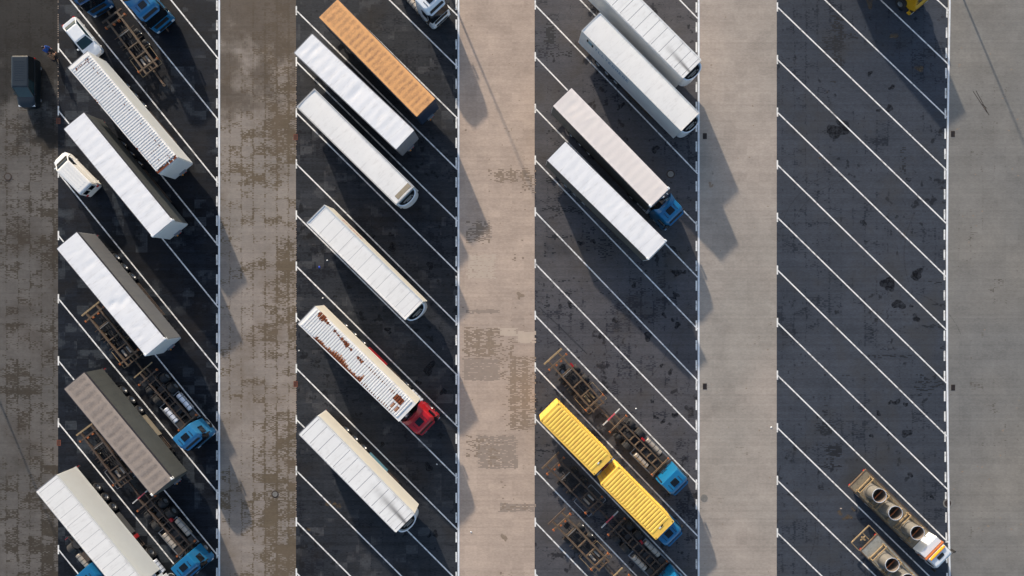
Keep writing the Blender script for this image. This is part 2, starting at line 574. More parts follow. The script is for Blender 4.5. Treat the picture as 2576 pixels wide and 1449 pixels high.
def strip(mb, p, q, w, z):
    p, q = Vector(p[:2]), Vector(q[:2])
    d = (q - p).normalized()
    n = Vector((-d.y, d.x)) * w / 2
    mb.face([(*(p + n), z), (*(p - n), z), (*(q - n), z), (*(q + n), z)][::-1])


bays = [
    (147.5, 549, 1, [(121 + 157.5 * i, 618 + 156.8 * i) for i in range(-4, 10)]),
    (746, 1151, 2, [(27 + 128.6 * i, 427 + 129.3 * i) for i in range(-5, 13)]),
    (1347, 1755, 3, [(13 + 130.1 * i, 437 + 130.2 * i) for i in range(-5, 13)]),
    (1956, 2380, 4, [(18 + 132.3 * i, 428 + 133.8 * i) for i in range(-5, 13)]),
]
bay1_fix = {0: (121, 618), 1: (279, 773), 2: (436, 931), 3: (593, 1088), 4: (752, 1241), 5: (908, 1399), 6: (1064, 1555), 7: (1222, 1712), 8: (1383, 1875), -1: (-37, 460), -2: (-195, 302)}
for (xl, xr, k, ls) in bays:
    mb = MB()
    for i, (yl, yr) in enumerate(ls):
        if k == 1: yl, yr = bay1_fix.get(i - 4, (yl, yr))
        if k == 4: xr = right_edge(4, yr) - 2
        a, b = gp(xl, yl), gp(xr, yr)
        strip(mb, a, b, 0.135, 0.0045)
        # short tick at the left end
        t0, t1 = gp(xl - 0.5, yl - 12.0), gp(xl - 0.5, yl + 11.0)
        strip(mb, t0, t1, 0.15, 0.009)
    # dashes along the right edge
    y = -800.0 + (14 if k == 1 else 6)
    per = {1: 49.2, 2: 49.6, 3: 50.0, 4: 50.8}[k]
    while y < 2300:
        x = right_edge(k, y) - (5.6 if k < 4 else 6.5)
        strip(mb, gp(x, y), gp(x, y + 25.5), 0.17, 0.0135)
        y += per
    struct(mb.build('parking_lines', MAT['paint']))
    kb = MB()
    ys = [-1000, -300, 0, 200, 400, 600, 724, 900, 1100, 1300, 1449, 1800, 2400]
    for a, b in zip(ys[:-1], ys[1:]):
        pa, pb = gp(right_edge(k, a), a), gp(right_edge(k, b), b)
        kb.bar((pa.x, pa.y, 0.01), (pb.x, pb.y, 0.01), 0.19, 0.03)
    struct(kb.build('edge_strip', MAT['kerb']))
# yellowish dotted block line along the left edge of bay 1 and bay 2
for px, y0, y1, nm in ((146.2, -60, 290, 'edge_blocks'), (744.8, 150, 420, 'edge_blocks'), (744.8, 560, 1300, 'edge_blocks')):
    mb = MB()
    y = y0
    while y < y1:
        if R.random() < 0.75:
            p, q = gp(px, y), gp(px, y + 2.8)
            strip(mb, p, q, 0.09, 0.003)
        y += 5.3
    struct(mb.build(nm, MAT['stain_mid']))


_used = {}
_keep = []


def brick_cells(mb, x0, y0, x1, y1, dens, z, mi=0, soft=0.8, seams=False, rnd=R):
    """blocks of paving inside a rectangle (frame px) as separate quads, ragged at the edges"""
    a, b = gp(x0, y1), gp(x1, y0)
    bw, bh = 0.21, 0.105
    i0, i1 = int(a.x / bw), int(b.x / bw)
    j0, j1 = int(a.y / bh), int(b.y / bh)
    rowr = {}
    used = _used.setdefault(id(mb), set())
    _keep.append(mb)
    for j in range(j0, j1 + 1):
        run = 0
        for i in range(i0, i1 + 1):
            x, y = i * bw, j * bh
            de = min(i - i0, i1 - i) * bw
            dj = min(j - j0, j1 - j) * bh
            e = min(de, dj) / max(soft, 1e-3)
            pr = dens * min(1.0, 0.25 + e)
            if seams:
                fx = abs((x / 1.235) % 1.0 - 0.5)
                pr *= 1.5 if fx > 0.3 else 0.55
            jr = rowr.setdefault(j, rnd.random())
            pr *= 0.6 + 0.8 * jr
            if run > 0: pr = pr * 0.5 + 0.45 * dens + 0.05
            if rnd.random() < pr and (i, j) not in used:
                used.add((i, j))
                mb.face([(x, y, z), (x + bw, y, z), (x + bw, y + bh, z), (x, y + bh, z)], mi)
                run = 1
            else:
                run = 0


mb = MB()
for r in ((1225, 425, 1344, 460, 0.7), (1312, 455, 1344, 485, 0.35), (1166, 552, 1224, 612, 0.65), (1160, 826, 1252, 905, 0.9),
          (1252, 848, 1300, 960, 0.32), (1268, 900, 1344, 1085, 0.75), (1172, 1098, 1228, 1150, 0.45), (1222, 1115, 1250, 1178, 0.45),
          (1256, 1272, 1343, 1290, 0.35), (1158, 770, 1165, 800, 0.3), (1290, 640, 1316, 655, 0.2), (1258, 1000, 1266, 1300, 0.25)):
    brick_cells(mb, *r[:4], r[4], 0.0042, 0, 0.9, True)
struct(mb.build('paving_stains', MAT['stain_brown']))
mb = MB()
for r in ((1160, 905, 1250, 960, 1.0), (1165, 780, 1250, 792, 0.9), (1195, 1098, 1300, 1180, 0.8), (1250, 1270, 1344, 1290, 0.9), (1215, 555, 1228, 600, 0.8)):
    brick_cells(mb, *r[:4], r[4], 0.0039, 0, 0.1)
struct(mb.build('paving_stains', MAT['stain_mid']))
mb = MB()
for r in ((1252, 826, 1300, 846, 1.0), (1300, 836, 1344, 866, 1.0), (1170, 640, 1240, 700, 0.8), (2110, 1280, 2120, 1290, 0.3)):
    brick_cells(mb, *r[:4], r[4], 0.0036, 0, 0.05)
struct(mb.build('paving_stains', MAT['stain_pale']))
# oil soaked, block-edged marks in the dark bays
mb = MB()
for r in ((1372, 60, 1395, 110, 0.9), (1372, 130, 1435, 142, 0.5), (1374, 325, 1400, 335, 0.6), (1374, 345, 1398, 352, 0.5),
          (1372, 440, 1420, 460, 0.5), (1360, 520, 1460, 535, 0.5), (1370, 590, 1440, 600, 0.5), (1371, 610, 1372, 650, 0.9),
          (1392, 590, 1394, 640, 0.9), (1478, 590, 1482, 640, 0.9), (1500, 600, 1540, 650, 0.35), (1370, 705, 1500, 710, 0.45),
          (1371, 740, 1380, 780, 0.5), (1400, 738, 1560, 742, 0.5), (1560, 770, 1680, 778, 0.4), (1610, 860, 1640, 864, 0.5),
          (2092, 40, 2122, 80, 0.8), (2096, 80, 2120, 175, 0.55), (2072, 95, 2125, 125, 0.4), (2110, 85, 2160, 100, 0.5),
          (2070, 202, 2100, 208, 0.5), (2060, 1085, 2090, 1096, 0.5), (2072, 1000, 2080, 1100, 0.5), (2052, 1060, 2100, 1092, 0.5),
          (2074, 1120, 2116, 1150, 0.85), (2050, 1118, 2112, 1126, 0.5), (2075, 1150, 2080, 1180, 0.7), (2092, 1150, 2097, 1180, 0.7),
          (2060, 1172, 2115, 1180, 0.5), (2054, 1230, 2114, 1234, 0.5), (2060, 945, 2140, 950, 0.6), (2140, 895, 2290, 902, 0.5),
          (2330, 705, 2376, 712, 0.5), (2320, 820, 2372, 828, 0.55), (2340, 765, 2376, 770, 0.5), (2330, 875, 2376, 880, 0.4),
          (2300, 940, 2376, 985, 0.22), (2296, 970, 2340, 1000, 0.2), (2266, 370, 2276, 440, 0.6),
          (1360, 1120, 1380, 1150, 0.35), (1350, 1000, 1356, 1180, 0.3), (756, 940, 800, 990, 0.4), (752, 1040, 790, 1120, 0.3),
          (860, 600, 872, 610, 0.5), (930, 808, 970, 818, 0.4), (880, 1270, 900, 1300, 0.5), (1000, 880, 1090, 900, 0.1)):
    brick_cells(mb, *r[:4], r[4], 0.0040, 0, 0.35)
struct(mb.build('oil_stains', MAT['stain_dark']))


_bz = [0.0]


def blob(mb, px, py, r, z, n=16, ecc=1.0, rot=0.0):
    c = gp(px, py)
    _bz[0] += 0.00001
    z = 0.0016 + _bz[0]
    pts = []
    p1, p2 = R.random() * 6, R.random() * 6
    for i in range(n):
        a = 2 * math.pi * i / n
        rr = r * (1 + 0.28 * math.sin(2 * a + p1) + 0.2 * math.sin(3 * a + p2) + 0.15 * (R.random() - .5))
        x, y = rr * math.cos(a) * ecc, rr * math.sin(a)
        x, y = x * math.cos(rot) - y * math.sin(rot), x * math.sin(rot) + y * math.cos(rot)
        pts.append((c.x + x, c.y + y, z))
    mb.face(pts)


mb = MB()
for px, py, r in ((1461, 612, .38), (1492, 607, .3), (1703, 686, .5), (1722, 685, .25), (1595, 717, .32), (1597, 784, .14), (1700, 741, .32), (1696, 748, .22),
                  (1704, 818, .38), (1692, 805, .2), (1670, 792, .25), (1546, 806, .3), (1630, 846, .5), (1686, 936, .36), (1664, 920, .25),
                  (1513, 846, .34), (1434, 764, .4), (1650, 1050, .3), (1668, 1060, .25), (1648, 375, .42), (1563, 266, .3), (1556, 275, .18), (1694, 628, .4),
                  (1697, 1045, .3), (2237, 273, .42), (2188, 185, .3), (2210, 278, .22), (2243, 220, .3), (2249, 217, .16), (2105, 330, .9), (2122, 314, .8),
                  (2172, 560, .36), (2309, 687, .7), (2301, 694, .45), (2234, 712, .7), (2240, 725, .55), (2230, 706, .4), (2261, 766, .65), (2304, 800, .45),
                  (2292, 770, .2), (2256, 545, .22), (2286, 452, .3), (2192, 1096, .22), (2256, 1012, .4), (2278, 1018, .25), (2240, 1012, .25), (2210, 1040, .3),
                  (2280, 1090, .55), (2290, 1194, .3), (2028, 1555, .3), (2025, 1547, .2), (1082, 668, .42), (934, 596, .35), (983, 590, .25), (986, 623, .45),
                  (977, 831, .38), (1080, 927, .6), (1078, 1175, .5), (1052, 963, .35), (963, 1195, .2), (1095, 1343, .35), (1115, 985, .35), (962, 1118, .3),
                  (1081, 1346, .3), (860, 1195, .2), (830, 340, .2), (866, 575, .2), (1640, 1010, .2), (2345, 1250, .2)):
    blob(mb, px, py, r * 0.85, 0.0062 + 0.0004 * R.random(), ecc=R.uniform(.7, 1.4), rot=R.random() * 3, n=22)
struct(mb.build('oil_stains', MAT['oil_thin']))
mb = MB()
for px, py, r in ((2135, 1300, .45), (2127, 1303, .3), (2112, 1290, .35), (2147, 1282, .2), (2250, 90, .4), (2313, 173, .45), (2188, 5, .5), (840, 1268, .3), (852, 1273, .3), (2272, 590, .25),
                  (776, 1332, .2), (826, 1267, .3), (2063, 398, .12), (2081, 232, .12)):
    blob(mb, px, py, r * 0.8, 0.0068, ecc=R.uniform(.6, 1.6), rot=R.random() * 3)
struct(mb.build('mud_stains', MAT['mud_thin']))
# dark marks in the pale lanes
mb = MB()
for px, py, r in ((1309, 742, .35), (1306, 748, .25), (1267, 1351, .4), (1272, 1357, .25), (1264, 1346, .2), (1790, 468, .25), (1786, 462, .2), (1300, 455, .15)):
    blob(mb, px, py, r * 0.8, 0.0068, ecc=R.uniform(.7, 1.3), rot=R.random() * 3)
for _ in range(90):
    px = R.choice([R.uniform(1160, 1340), R.uniform(1765, 1950), R.uniform(2395, 2570), R.uniform(2395, 2570)])
    py = R.uniform(5, 1445)
    blob(mb, px, py, R.uniform(.04, .09), 0.0068, n=8, ecc=R.uniform(.7, 1.8))
struct(mb.build('tar_spots', MAT['stain_brown']))
# skid marks at the far right
mb = MB()
for a, b in (((2448, 230), (2483, 283)), ((2455, 228), (2488, 290)), ((2470, 262), (2482, 272))):
    strip(mb, gp(*a), gp(*b), 0.06, 0.0062)
struct(mb.build('skid_marks', MAT['iron']))
mb = MB()
for (px, py, rad, a0, a1, w) in ((930, 520, 4.2, 200, 300, .1), (936, 514, 4.2, 205, 310, .08), (2150, 620, 8.0, 100, 170, .12), (2168, 640, 8.0, 100, 168, .12), (1640, 900, 6.0, 190, 260, .12),
                                 (1480, 800, 9.0, 300, 350, .13), (2260, 900, 7.0, 20, 80, .12), (2080, 1330, 6.0, 250, 320, .12), (1000, 1420, 6.5, 40, 110, .12), (2490, 640, 9, 150, 200, .14),
                                 (1860, 1330, 8, 330, 380, .14), (1240, 480, 9, 160, 200, .13)):
    c = gp(px, py)
    prev = None
    for i in range(19):
        a = math.radians(a0 + (a1 - a0) * i / 18)
        q = Vector((c.x + rad * math.cos(a), c.y + rad * math.sin(a)))
        if prev is not None: strip(mb, prev, q, w * (.5 + .5 * math.sin(math.pi * (i - .5) / 18)), 0.0043)
        prev = q
gt = G('faint tyre rubber', 0.8)
gt.base(lin(44, 45, 48))
tr_ = gt.t.nodes.new('ShaderNodeBsdfTransparent')
mx_ = gt.t.nodes.new('ShaderNodeMixShader')
gt.put(mx_.inputs[0], gt.ramp(gt.noise(gt.tc, 6.0, 3.0, 0.7), 0.4, 0.75, 0.0, 0.55))
gt.t.links.new(tr_.outputs[0], mx_.inputs[1])
gt.t.links.new(gt.b.outputs[0], mx_.inputs[2])
gt.t.links.new(mx_.outputs[0], gt.t.nodes['Material Output'].inputs[0])
struct(mb.build('tyre_marks', gt.m))
# dotted line of dark blocks crossing bay 3
mb = MB()
for i in range(46):
    t = i / 45
    px, py = 1356 + (1475 - 1356) * t, 772 + (888 - 772) * t
    strip(mb, gp(px, py), gp(px + 1.4, py + 1.4), 0.13, 0.0062)
struct(mb.build('oil_drips', MAT['stain_dark']))


# ------------------------------------------------------------------ drains, manholes, litter
def drain(px, py, rusty, label, w=0.42, h=0.62):
    t = thing('drain_grate', label, 'drain grate', gp(px, py), 0, 'drain grates beside the parking strips')
    mt = MAT['iron_rust'] if rusty else MAT['iron']
    f = MB()
    f.box(-w / 2, w / 2, h / 2 - .05, h / 2, 0.002, .014).box(-w / 2, w / 2, -h / 2, -h / 2 + .05, 0.002, .014)
    f.box(-w / 2, -w / 2 + .05, -h / 2 + .05, h / 2 - .05, 0.002, .014).box(w / 2 - .05, w / 2, -h / 2 + .05, h / 2 - .05, 0.002, .014)
    f.build('frame', mt, t)
    p = MB()
    p.box(-w / 2 + .05, w / 2 - .05, -h / 2 + .05, h / 2 - .05, 0.001, .004)
    p.build('pit', MAT['black'], t)
    g = MB()
    n = 6
    for i in range(n):
        y = -h / 2 + .09 + i * (h - .18) / (n - 1)
        g.box(-w / 2 + .05, w / 2 - .05, y - .018, y + .018, .005, .012)
    g.build('grille', mt, t)


drain(147, 304, True, 'rusty drain grate on the left edge of the first strip, right of the dark van')
drain(148, 1114, True, 'reddish drain grate at the left edge of the first strip, left of the taupe trailer')
drain(743.5, 345, True, 'rusty drain grate level with the rear of the smooth white refrigerated trailer')
drain(743.5, 966, True, 'rusty drain grate at the lane edge below the rust streaked trailer rear')
drain(1773, 342.5, False, 'dark drain grate in the shaded lane below the trailer with blue lettering')
drain(1773, 972, False, 'dark drain grate in the lane right of the empty middle bays')
drain(2397, 337, False, 'dark drain grate at the right lane, upper one, just under the large shadow')
drain(2397.5, 975, False, 'dark drain grate at the right lane, lower one, far from any shadow')


def manhole(px, py, r, label, ring, cover, notch=False):
    t = thing('manhole', label, 'manhole cover', gp(px, py), 0, 'manholes in the yard')
    I = Matrix.Identity(4)
    MB().lathe([(r, 0.0145), (r, .02), (r * .72, .02), (r * .72, .0145)], I, 28).build('ring', ring, t)
    c = MB()
    pts = [(r * .7 * math.cos(2 * math.pi * i / 28), r * .7 * math.sin(2 * math.pi * i / 28), .0195) for i in range(28)]
    c.face(pts)
    for i in range(-2, 3):
        c.box(-r * .5, r * .5, i * r * .22 - .012, i * r * .22 + .012, .0196, .023)
    c.build('cover', cover, t)


manhole(20, 444.5, .42, 'round manhole cover in the brown lane at the left picture edge', MAT['iron'], MAT['manhole_dirty'])
manhole(692, 1243, .38, 'pale manhole cover in the stained lane left of the lowest middle trailer', MAT['iron'], MAT['concrete'])
manhole(1687, 438, .45, 'manhole with grey cover and dark ring in the dark bay above the blue tractor', MAT['iron'], MAT['concrete'])
manhole(1771, 1253, .38, 'pale manhole cover in the lane right of the turquoise cab', MAT['concrete'], MAT['concrete'])
manhole(2384, 1266, .5, 'manhole lying under the white edge line beside the pipe truck', MAT['concrete'], MAT['iron'])


def scrap(px, py, s, m, label, z=0.01):
    mb = MB()
    mb.loft([(0, -s, s, s * .8, s * .3, s * .3), (s * .2, -s * .8, s * .9, s * .6, s * .3, s * .2), (s * .6, -s * .3, s * .4, s * .3, s * .1, s * .1)], 3)
    o = mb.build('litter', m)
    o.location = gp(px, py) + Vector((0, 0, z))
    o.rotation_euler = (0, 0, R.random() * 6)
    tag(o, label, 'litter')


scrap(803.5, 672, .11, MAT['litter_blue'], 'blue plastic scrap on the dark paving left of the white seamed trailer')
scrap(823, 655, .08, MAT['litter'], 'white scrap on dark paving just above the blue plastic scrap')
scrap(1600, 1028, .08, MAT['litter'], 'white scrap on the bay above the turquoise truck')
scrap(1940, 1075, .1, MAT['litter'], 'white scrap on the lane left of the slate coloured strip')
scrap(1185, 1338, .09, MAT['litter'], 'white scrap on the lane near the tip of the lowest middle shadow')
scrap(1099, 1168, .07, MAT['litter'], 'small white scrap on dark paving right of the lowest middle trailer')
scrap(752, 882, .07, MAT['litter'], 'white scrap at the bay edge left of the rust streaked trailer')
scrap(812, 878 - 390 + 258 + 4, .08, MAT['litter'], 'tiny white scrap on dark paving above the rust streaked trailer')


# ------------------------------------------------------------------ wheels
_wm = {}


def wheel_mesh(r, w):
    k = (round(r, 2), round(w, 2))
    if k in _wm: return _wm[k]
    I = Matrix.Rotation(math.pi / 2, 4, 'X')
    t = MB()
    t.lathe([(r * .56, -w / 2), (r * .9, -w / 2), (r, -w * .38), (r, w * .38), (r * .9, w / 2), (r * .56, w / 2)], I, 24, closed=True)
    to = t.build('wheel', MAT['tyre'], smooth=40)
    q = MB()
    q.lathe([(0.001, -w * .2), (r * .2, -w * .2), (r * .22, -w * .34), (r * .3, -w * .34), (r * .34, -w * .15), (r * .5, -w * .22), (r * .56, -w * .44),
             (r * .56, w * .44), (r * .5, w * .22), (r * .34, w * .15), (r * .3, w * .34), (r * .22, w * .34), (r * .2, w * .2), (0.001, w * .2)], I, 20)
    qo = q.build('rim', MAT['rim'], smooth=35)
    _wm[k] = (to.data, qo.data)
    bpy.data.objects.remove(to)
    bpy.data.objects.remove(qo)
    return _wm[k]


def wheel(root, x, y, r=0.5, w=0.36, rim=None):
    tm, rm = wheel_mesh(r, w)
    o = bpy.data.objects.new('wheel', tm)
    col.objects.link(o)
    o.parent = root
    o.location = (x, y, r)
    q = bpy.data.objects.new('rim', rm)
    col.objects.link(q)
    q.parent = o
    return o


def axle(root, x, r=0.5, w=0.36, yo=1.05, tube=True):
    for s in (-1, 1): wheel(root, x, s * yo, r, w)
    if tube:
        MB().cyl((x, -yo + w / 2, r), (x, yo - w / 2, r), .07, 8).build('axle', MAT['chassis'], root)


# ------------------------------------------------------------------ semi trailers
def frange(a, b, n): return [a + (b - a) * i / n for i in range(n + 1)]


def trailer_roof(root, L, W, zt, kind, mats, pitch=0.9, dents=(), seed=1, rust=None, edge=0.0, depth=0.05):
    r = random.Random(seed)
    hw = W / 2 - edge
    mb = MB()
    if kind == 'ribs':
        us = []
        n = int((L - 0.5) / pitch)
        u = 0.0
        us = [edge, .24]
        for i in range(n):
            b = .25 + i * pitch
            us += [b, b + pitch * .12, b + pitch * .62, b + pitch * .74]
        us.append(L - .22)
        us.append(L - edge)
        us = [u for u in us if u <= L - edge]
        vs = frange(-hw, hw, 26)

        def fn(u, v):
            if u < .25 or u > .25 + n * pitch - .01 or abs(v) > hw - .12: return zt
            ph = ((u - .25) / pitch) % 1.0
            if ph < 0.01 or ph > 0.99: return zt
            return zt + (depth if 0.1 < ph < 0.66 else 0.0)
        mb.grid(us, vs, fn, rust)
        o = mb.build('roof', mats, root)
    elif kind == 'tarp':
        us = frange(edge, L - edge, int(L / 0.11))
        vs = frange(-hw, hw, 14)
        wr = [(r.uniform(.5, L - .5), r.uniform(-1, 1), r.uniform(.25, .7), r.uniform(-.02, .02), r.uniform(-.6, .6)) for _ in range(26)]

        def fn(u, v):
            e = max(0.0, 1 - (abs(v) / hw) ** 6)
            z = depth * .2 * (abs(math.cos(math.pi * u / pitch)) ** 2.0 - 1.0) * e
            for (a, b, s, d, k) in wr:
                q = ((u - a - k * (v - b)) / (s * .4)) ** 2 + ((v - b) / (s * 1.5)) ** 2
                if q < 6: z += .45 * d * math.exp(-q) * e
            for (a, b, su, sv, d) in dents:
                q = ((u - a) / su) ** 2 + ((v - b) / sv) ** 2
                if q < 8: z -= .42 * d * math.exp(-q) * e
            return zt + z + .02 * (1 - (v / hw) ** 2)
        mb.grid(us, vs, fn)
        o = mb.build('roof', mats, root, smooth=60)
    elif kind == 'panel':
        n = max(1, int(round((L - .6) / pitch)))
        us = [edge]
        seams = []
        for i in range(n + 1):
            c = .3 + i * (L - .6) / n
            us += [c - .024, c + .024]
            seams.append(c)
        us.append(L - edge)
        vs = [-hw, -hw + .07, -hw + .1, 0, hw - .1, hw - .07, hw]

        def mf(u, v):
            if abs(v) > hw - .1: return 0
            return 1 if any(abs(u - c) < .024 for c in seams) else 0

        def fn(u, v):
            return zt + (.02 if abs(v) > hw - .085 else 0.0)
        mb.grid(us, vs, fn, mf)
        o = mb.build('roof', mats, root)
    else:
        us = frange(edge, L - edge, 30)
        vs = frange(-hw, hw, 8)
        mb.grid(us, vs, lambda u, v: zt + .03 * (1 - (v / hw) ** 2) - .004 * math.sin(u * 1.7 + v))
        o = mb.build('roof', mats, root, smooth=60)
    return o


def reefer_unit(root, L, W, zt):
    """rounded refrigeration unit on the front wall: white hood round a dark open top"""
    a, d, n = W * .45, .72, 22
    z0, z1 = 1.9, zt - .3
    def ring(k): return [(L + .015 + max(0.0, d * k) * math.sin(math.pi * i / n) ** .8 if 0 < i < n else L + .015, a * k * math.cos(math.pi * i / n)) for i in range(n + 1)]
    ro, ri = ring(1.0), ring(.88)
    h = MB()
    for i in range(n):
        (x0, y0), (x1, y1) = ro[i], ro[i + 1]
        (u0, v0), (u1, v1) = ri[i], ri[i + 1]
        h.face([(x0, y0, z0), (x0, y0, z1), (x1, y1, z1), (x1, y1, z0)])
        h.face([(u0, v0, z0), (u1, v1, z0), (u1, v1, z1), (u0, v0, z1)])
        h.face([(x0, y0, z1), (u0, v0, z1), (u1, v1, z1), (x1, y1, z1)])
    hood = h.build('refrigeration_unit', MAT['white_cab'], root, smooth=30)
    g = MB()
    g.face([(x, y, z1 - .45) for x, y in ri][::-1])
    g.build('vent', MAT['black'], hood)
    c = MB()
    c.box(L + .2, L + .32, -.6, .5, z1 - .44, z1 - .3).box(L + .36, L + .46, -.3, .35, z1 - .44, z1 - .25).cyl((L + .4, .55, z1 - .44), (L + .4, .55, z1 - .1), .06, 8)
    c.build('exhaust', MAT['tank_dull'], hood)


def trailer(label, rear, front, zt=4.0, W=2.55, roof='tarp', roofm=None, sidem='curtain_grey', rails='rail', rimw=0.0, reefer=False, nose=None,
            pitch=.9, dents=(), seed=1, rust=None, guard='chassis', box=None, red=False, knobs=None, depth=.05, curtain=True, zb=1.15, ribs_side=False, legs=True, doors='white_dirty'):
    a, b = gp(rear[0], rear[1], zt), gp(front[0], front[1], zt)
    L = (b - a).length
    rz = math.atan2(b.y - a.y, b.x - a.x)
    t = thing('semi_trailer', label, 'semi trailer', (a.x, a.y, 0), rz, 'semi trailers parked in the slanted bays')
    hw = W / 2
    bd = MB()
    zr = zt - .03
    # shell without a top face
    bd.face([(0, -hw, zb), (L, -hw, zb), (L, -hw, zr), (0, -hw, zr)])
    bd.face([(L, hw, zb), (0, hw, zb), (0, hw, zr), (L, hw, zr)])
    bd.face([(L, -hw, zb), (L, hw, zb), (L, hw, zr), (L, -hw, zr)])
    bd.face([(0, hw, zb), (0, -hw, zb), (0, -hw, zr), (0, hw, zr)])
    bd.face([(0, -hw, zb), (0, hw, zb), (L, hw, zb), (L, -hw, zb)])
    bd.face([(0, -hw, zr), (L, -hw, zr), (L, hw, zr), (0, hw, zr)])
    if curtain:
        n = int(L / .6)
        for i in range(1, n):
            for s in (-1, 1):
                bd.box(i * L / n - .02, i * L / n + .02, s * (hw + .0005), s * (hw + .004), zb - .12, zr - .1)
    else:
        for s in (-1, 1):
            bd.box(0, L, s * hw, s * (hw + .02), zb, zb + .14)
    bd.build('body', MAT[sidem], t)
    if rimw:
        # raised rim round a recessed roof
        rm = MB()
        rm.box(0, L, hw - rimw, hw + .01, zr, zt + .05).box(0, L, -hw - .01, -hw + rimw, zr, zt + .05)
        rm.box(0, rimw, -hw + rimw, hw - rimw, zr, zt + .05).box(L - rimw, L, -hw + rimw, hw - rimw, zr, zt + .05)
        rm.build('roof_frame', MAT[rails], t)
        trailer_roof(t, L, W, zt, roof, roofm, pitch, dents, seed, rust, rimw + .004, depth)
    else:
        trailer_roof(t, L, W, zt, roof, roofm, pitch, dents, seed, rust, 0.0, depth)
        if rails:
            for s in (-1, 1):
                rl = MB()
                rl.box(.02, L - .1, s * (hw + .002), s * (hw + .075), zt - .17, zt - .02)
                rl.build('top_rail', MAT[rails], t)
    # rear doors
    dr = MB()
    for s in (-1, 1):
        dr.box(-.05, -.002, s * .02, s * (hw - .03), zb + .05, zt - .1)
    d = dr.build('rear_door', MAT[doors], t)
    lb = MB()
    for y in (-.9, -.35, .35, .9):
        lb.cyl((-.08, y, zb + .05), (-.08, y, zt - .15), .02, 6)
    lb.build('lock_bar', MAT['rim'], d)
    rf = MB()
    rf.box(-.09, -.003, -hw, hw, zt - .095, zt - .012).box(-.12, -.003, -hw, hw, zb - .1, zb + .045)
    rf.build('rear_frame', MAT['rail'] if rails == 'rail' else MAT['seam'], t)
    # chassis
    ch = MB()
    for s in (-1, 1):
        ch.box(.3, L - .3, s * .42, s * .56, zb - .42, zb - .08)
    for i in range(9):
        x = .5 + i * (L - 1.2) / 8
        ch.box(x, x + .1, -1.15, 1.15, zb - .2, zb - .1)
    ch.build('chassis', MAT['chassis'], t)
    for x in (2.86, 4.17, 5.48): axle(t, x)
    mg = MB()
    for s in (-1, 1):
        mg.box(2.2, 6.1, s * .82, s * 1.24, zb - .1, zb - .07)
        mg.box(2.2, 2.25, s * .82, s * 1.24, .3, zb - .1)
    mg.build('mudguard', MAT['black'], t)
    bp = MB()
    bp.box(-.05, .08, -1.2, 1.2, .48, .62).box(.0, .3, -.6, -.5, .55, .8).box(.0, .3, .5, .6, .55, .8)
    bp.build('rear_bumper', MAT['chassis'], t)
    for s in (-1, 1):
        MB().box(-.09, -.052, s * .75, s * 1.15, .5, .6).build('tail_light', MAT['lamp_red'], t)
        sg = MB()
        for z in (.45, .75, 1.0): sg.box(6.4, L - 3.0, s * 1.17, s * 1.22, z, z + .1)
        for x in (6.5, 8.0, L - 3.1): sg.box(x, x + .06, s * .6, s * 1.165, .5, 1.08)
        sg.build('side_guard', MAT['steel' if guard == 'chassis' else guard], t)
        if legs:
            lg = MB()
            lg.box(L - 2.75, L - 2.6, s * .7, s * .85, .1, zb - .1).box(L - 2.85, L - 2.5, s * .62, s * .93, .01, .1)
            lg.build('landing_leg', MAT['chassis'], t)
    if box:
        MB().box(6.3, 8.9, 1.23, 1.29, .45, 1.08).build('side_skirt', MAT[box], t)
    if red:
        MB().box(9.2, 9.6, 1.24, 1.42, .6, 1.1).build('extinguisher_box', MAT['red_box'], t)
    # front
    if knobs:
        for s in (-1, 1):
            k = MB()
            k.loft([(zt - .3, L - .26, L + .06, .09, .07, .07), (zt + .02, L - .24, L + .06, .09, .07, .07), (zt + .05, L - .2, L + .02, .06, .05, .05)], 4)
            ko = k.build('corner_cap', MAT[knobs], t, smooth=50)
            ko.location = (0, s * (hw - .02), 0)
    if nose:
        nz = MB()
        nz.loft([(zb, L + .004, L + .14, hw - .03, .1, .01), (zt - .25, L + .004, L + .14, hw - .03, .1, .01), (zt - .04, L + .004, L + .06, hw - .06, .05, .01)], 5)
        nz.build('bulkhead', MAT[nose], t, smooth=40)
        cp = MB()
        cp.box(L + .145, L + .35, -.45, .35, zb + .1, zb + .32)
        c = cp.build('coupling_box', MAT['seam'], t)
        MB().cyl((L + .355, -.25, zb + .2), (L + .45, -.25, zb + .2), .07, 8).build('coupling', MAT['lamp_amber'], c)
        MB().cyl((L + .355, .15, zb + .2), (L + .42, .15, zb + .2), .05, 8).build('coupling', MAT['lamp_red'], c)
    if reefer: reefer_unit(t, L, W, zt)
    return t, L, rz


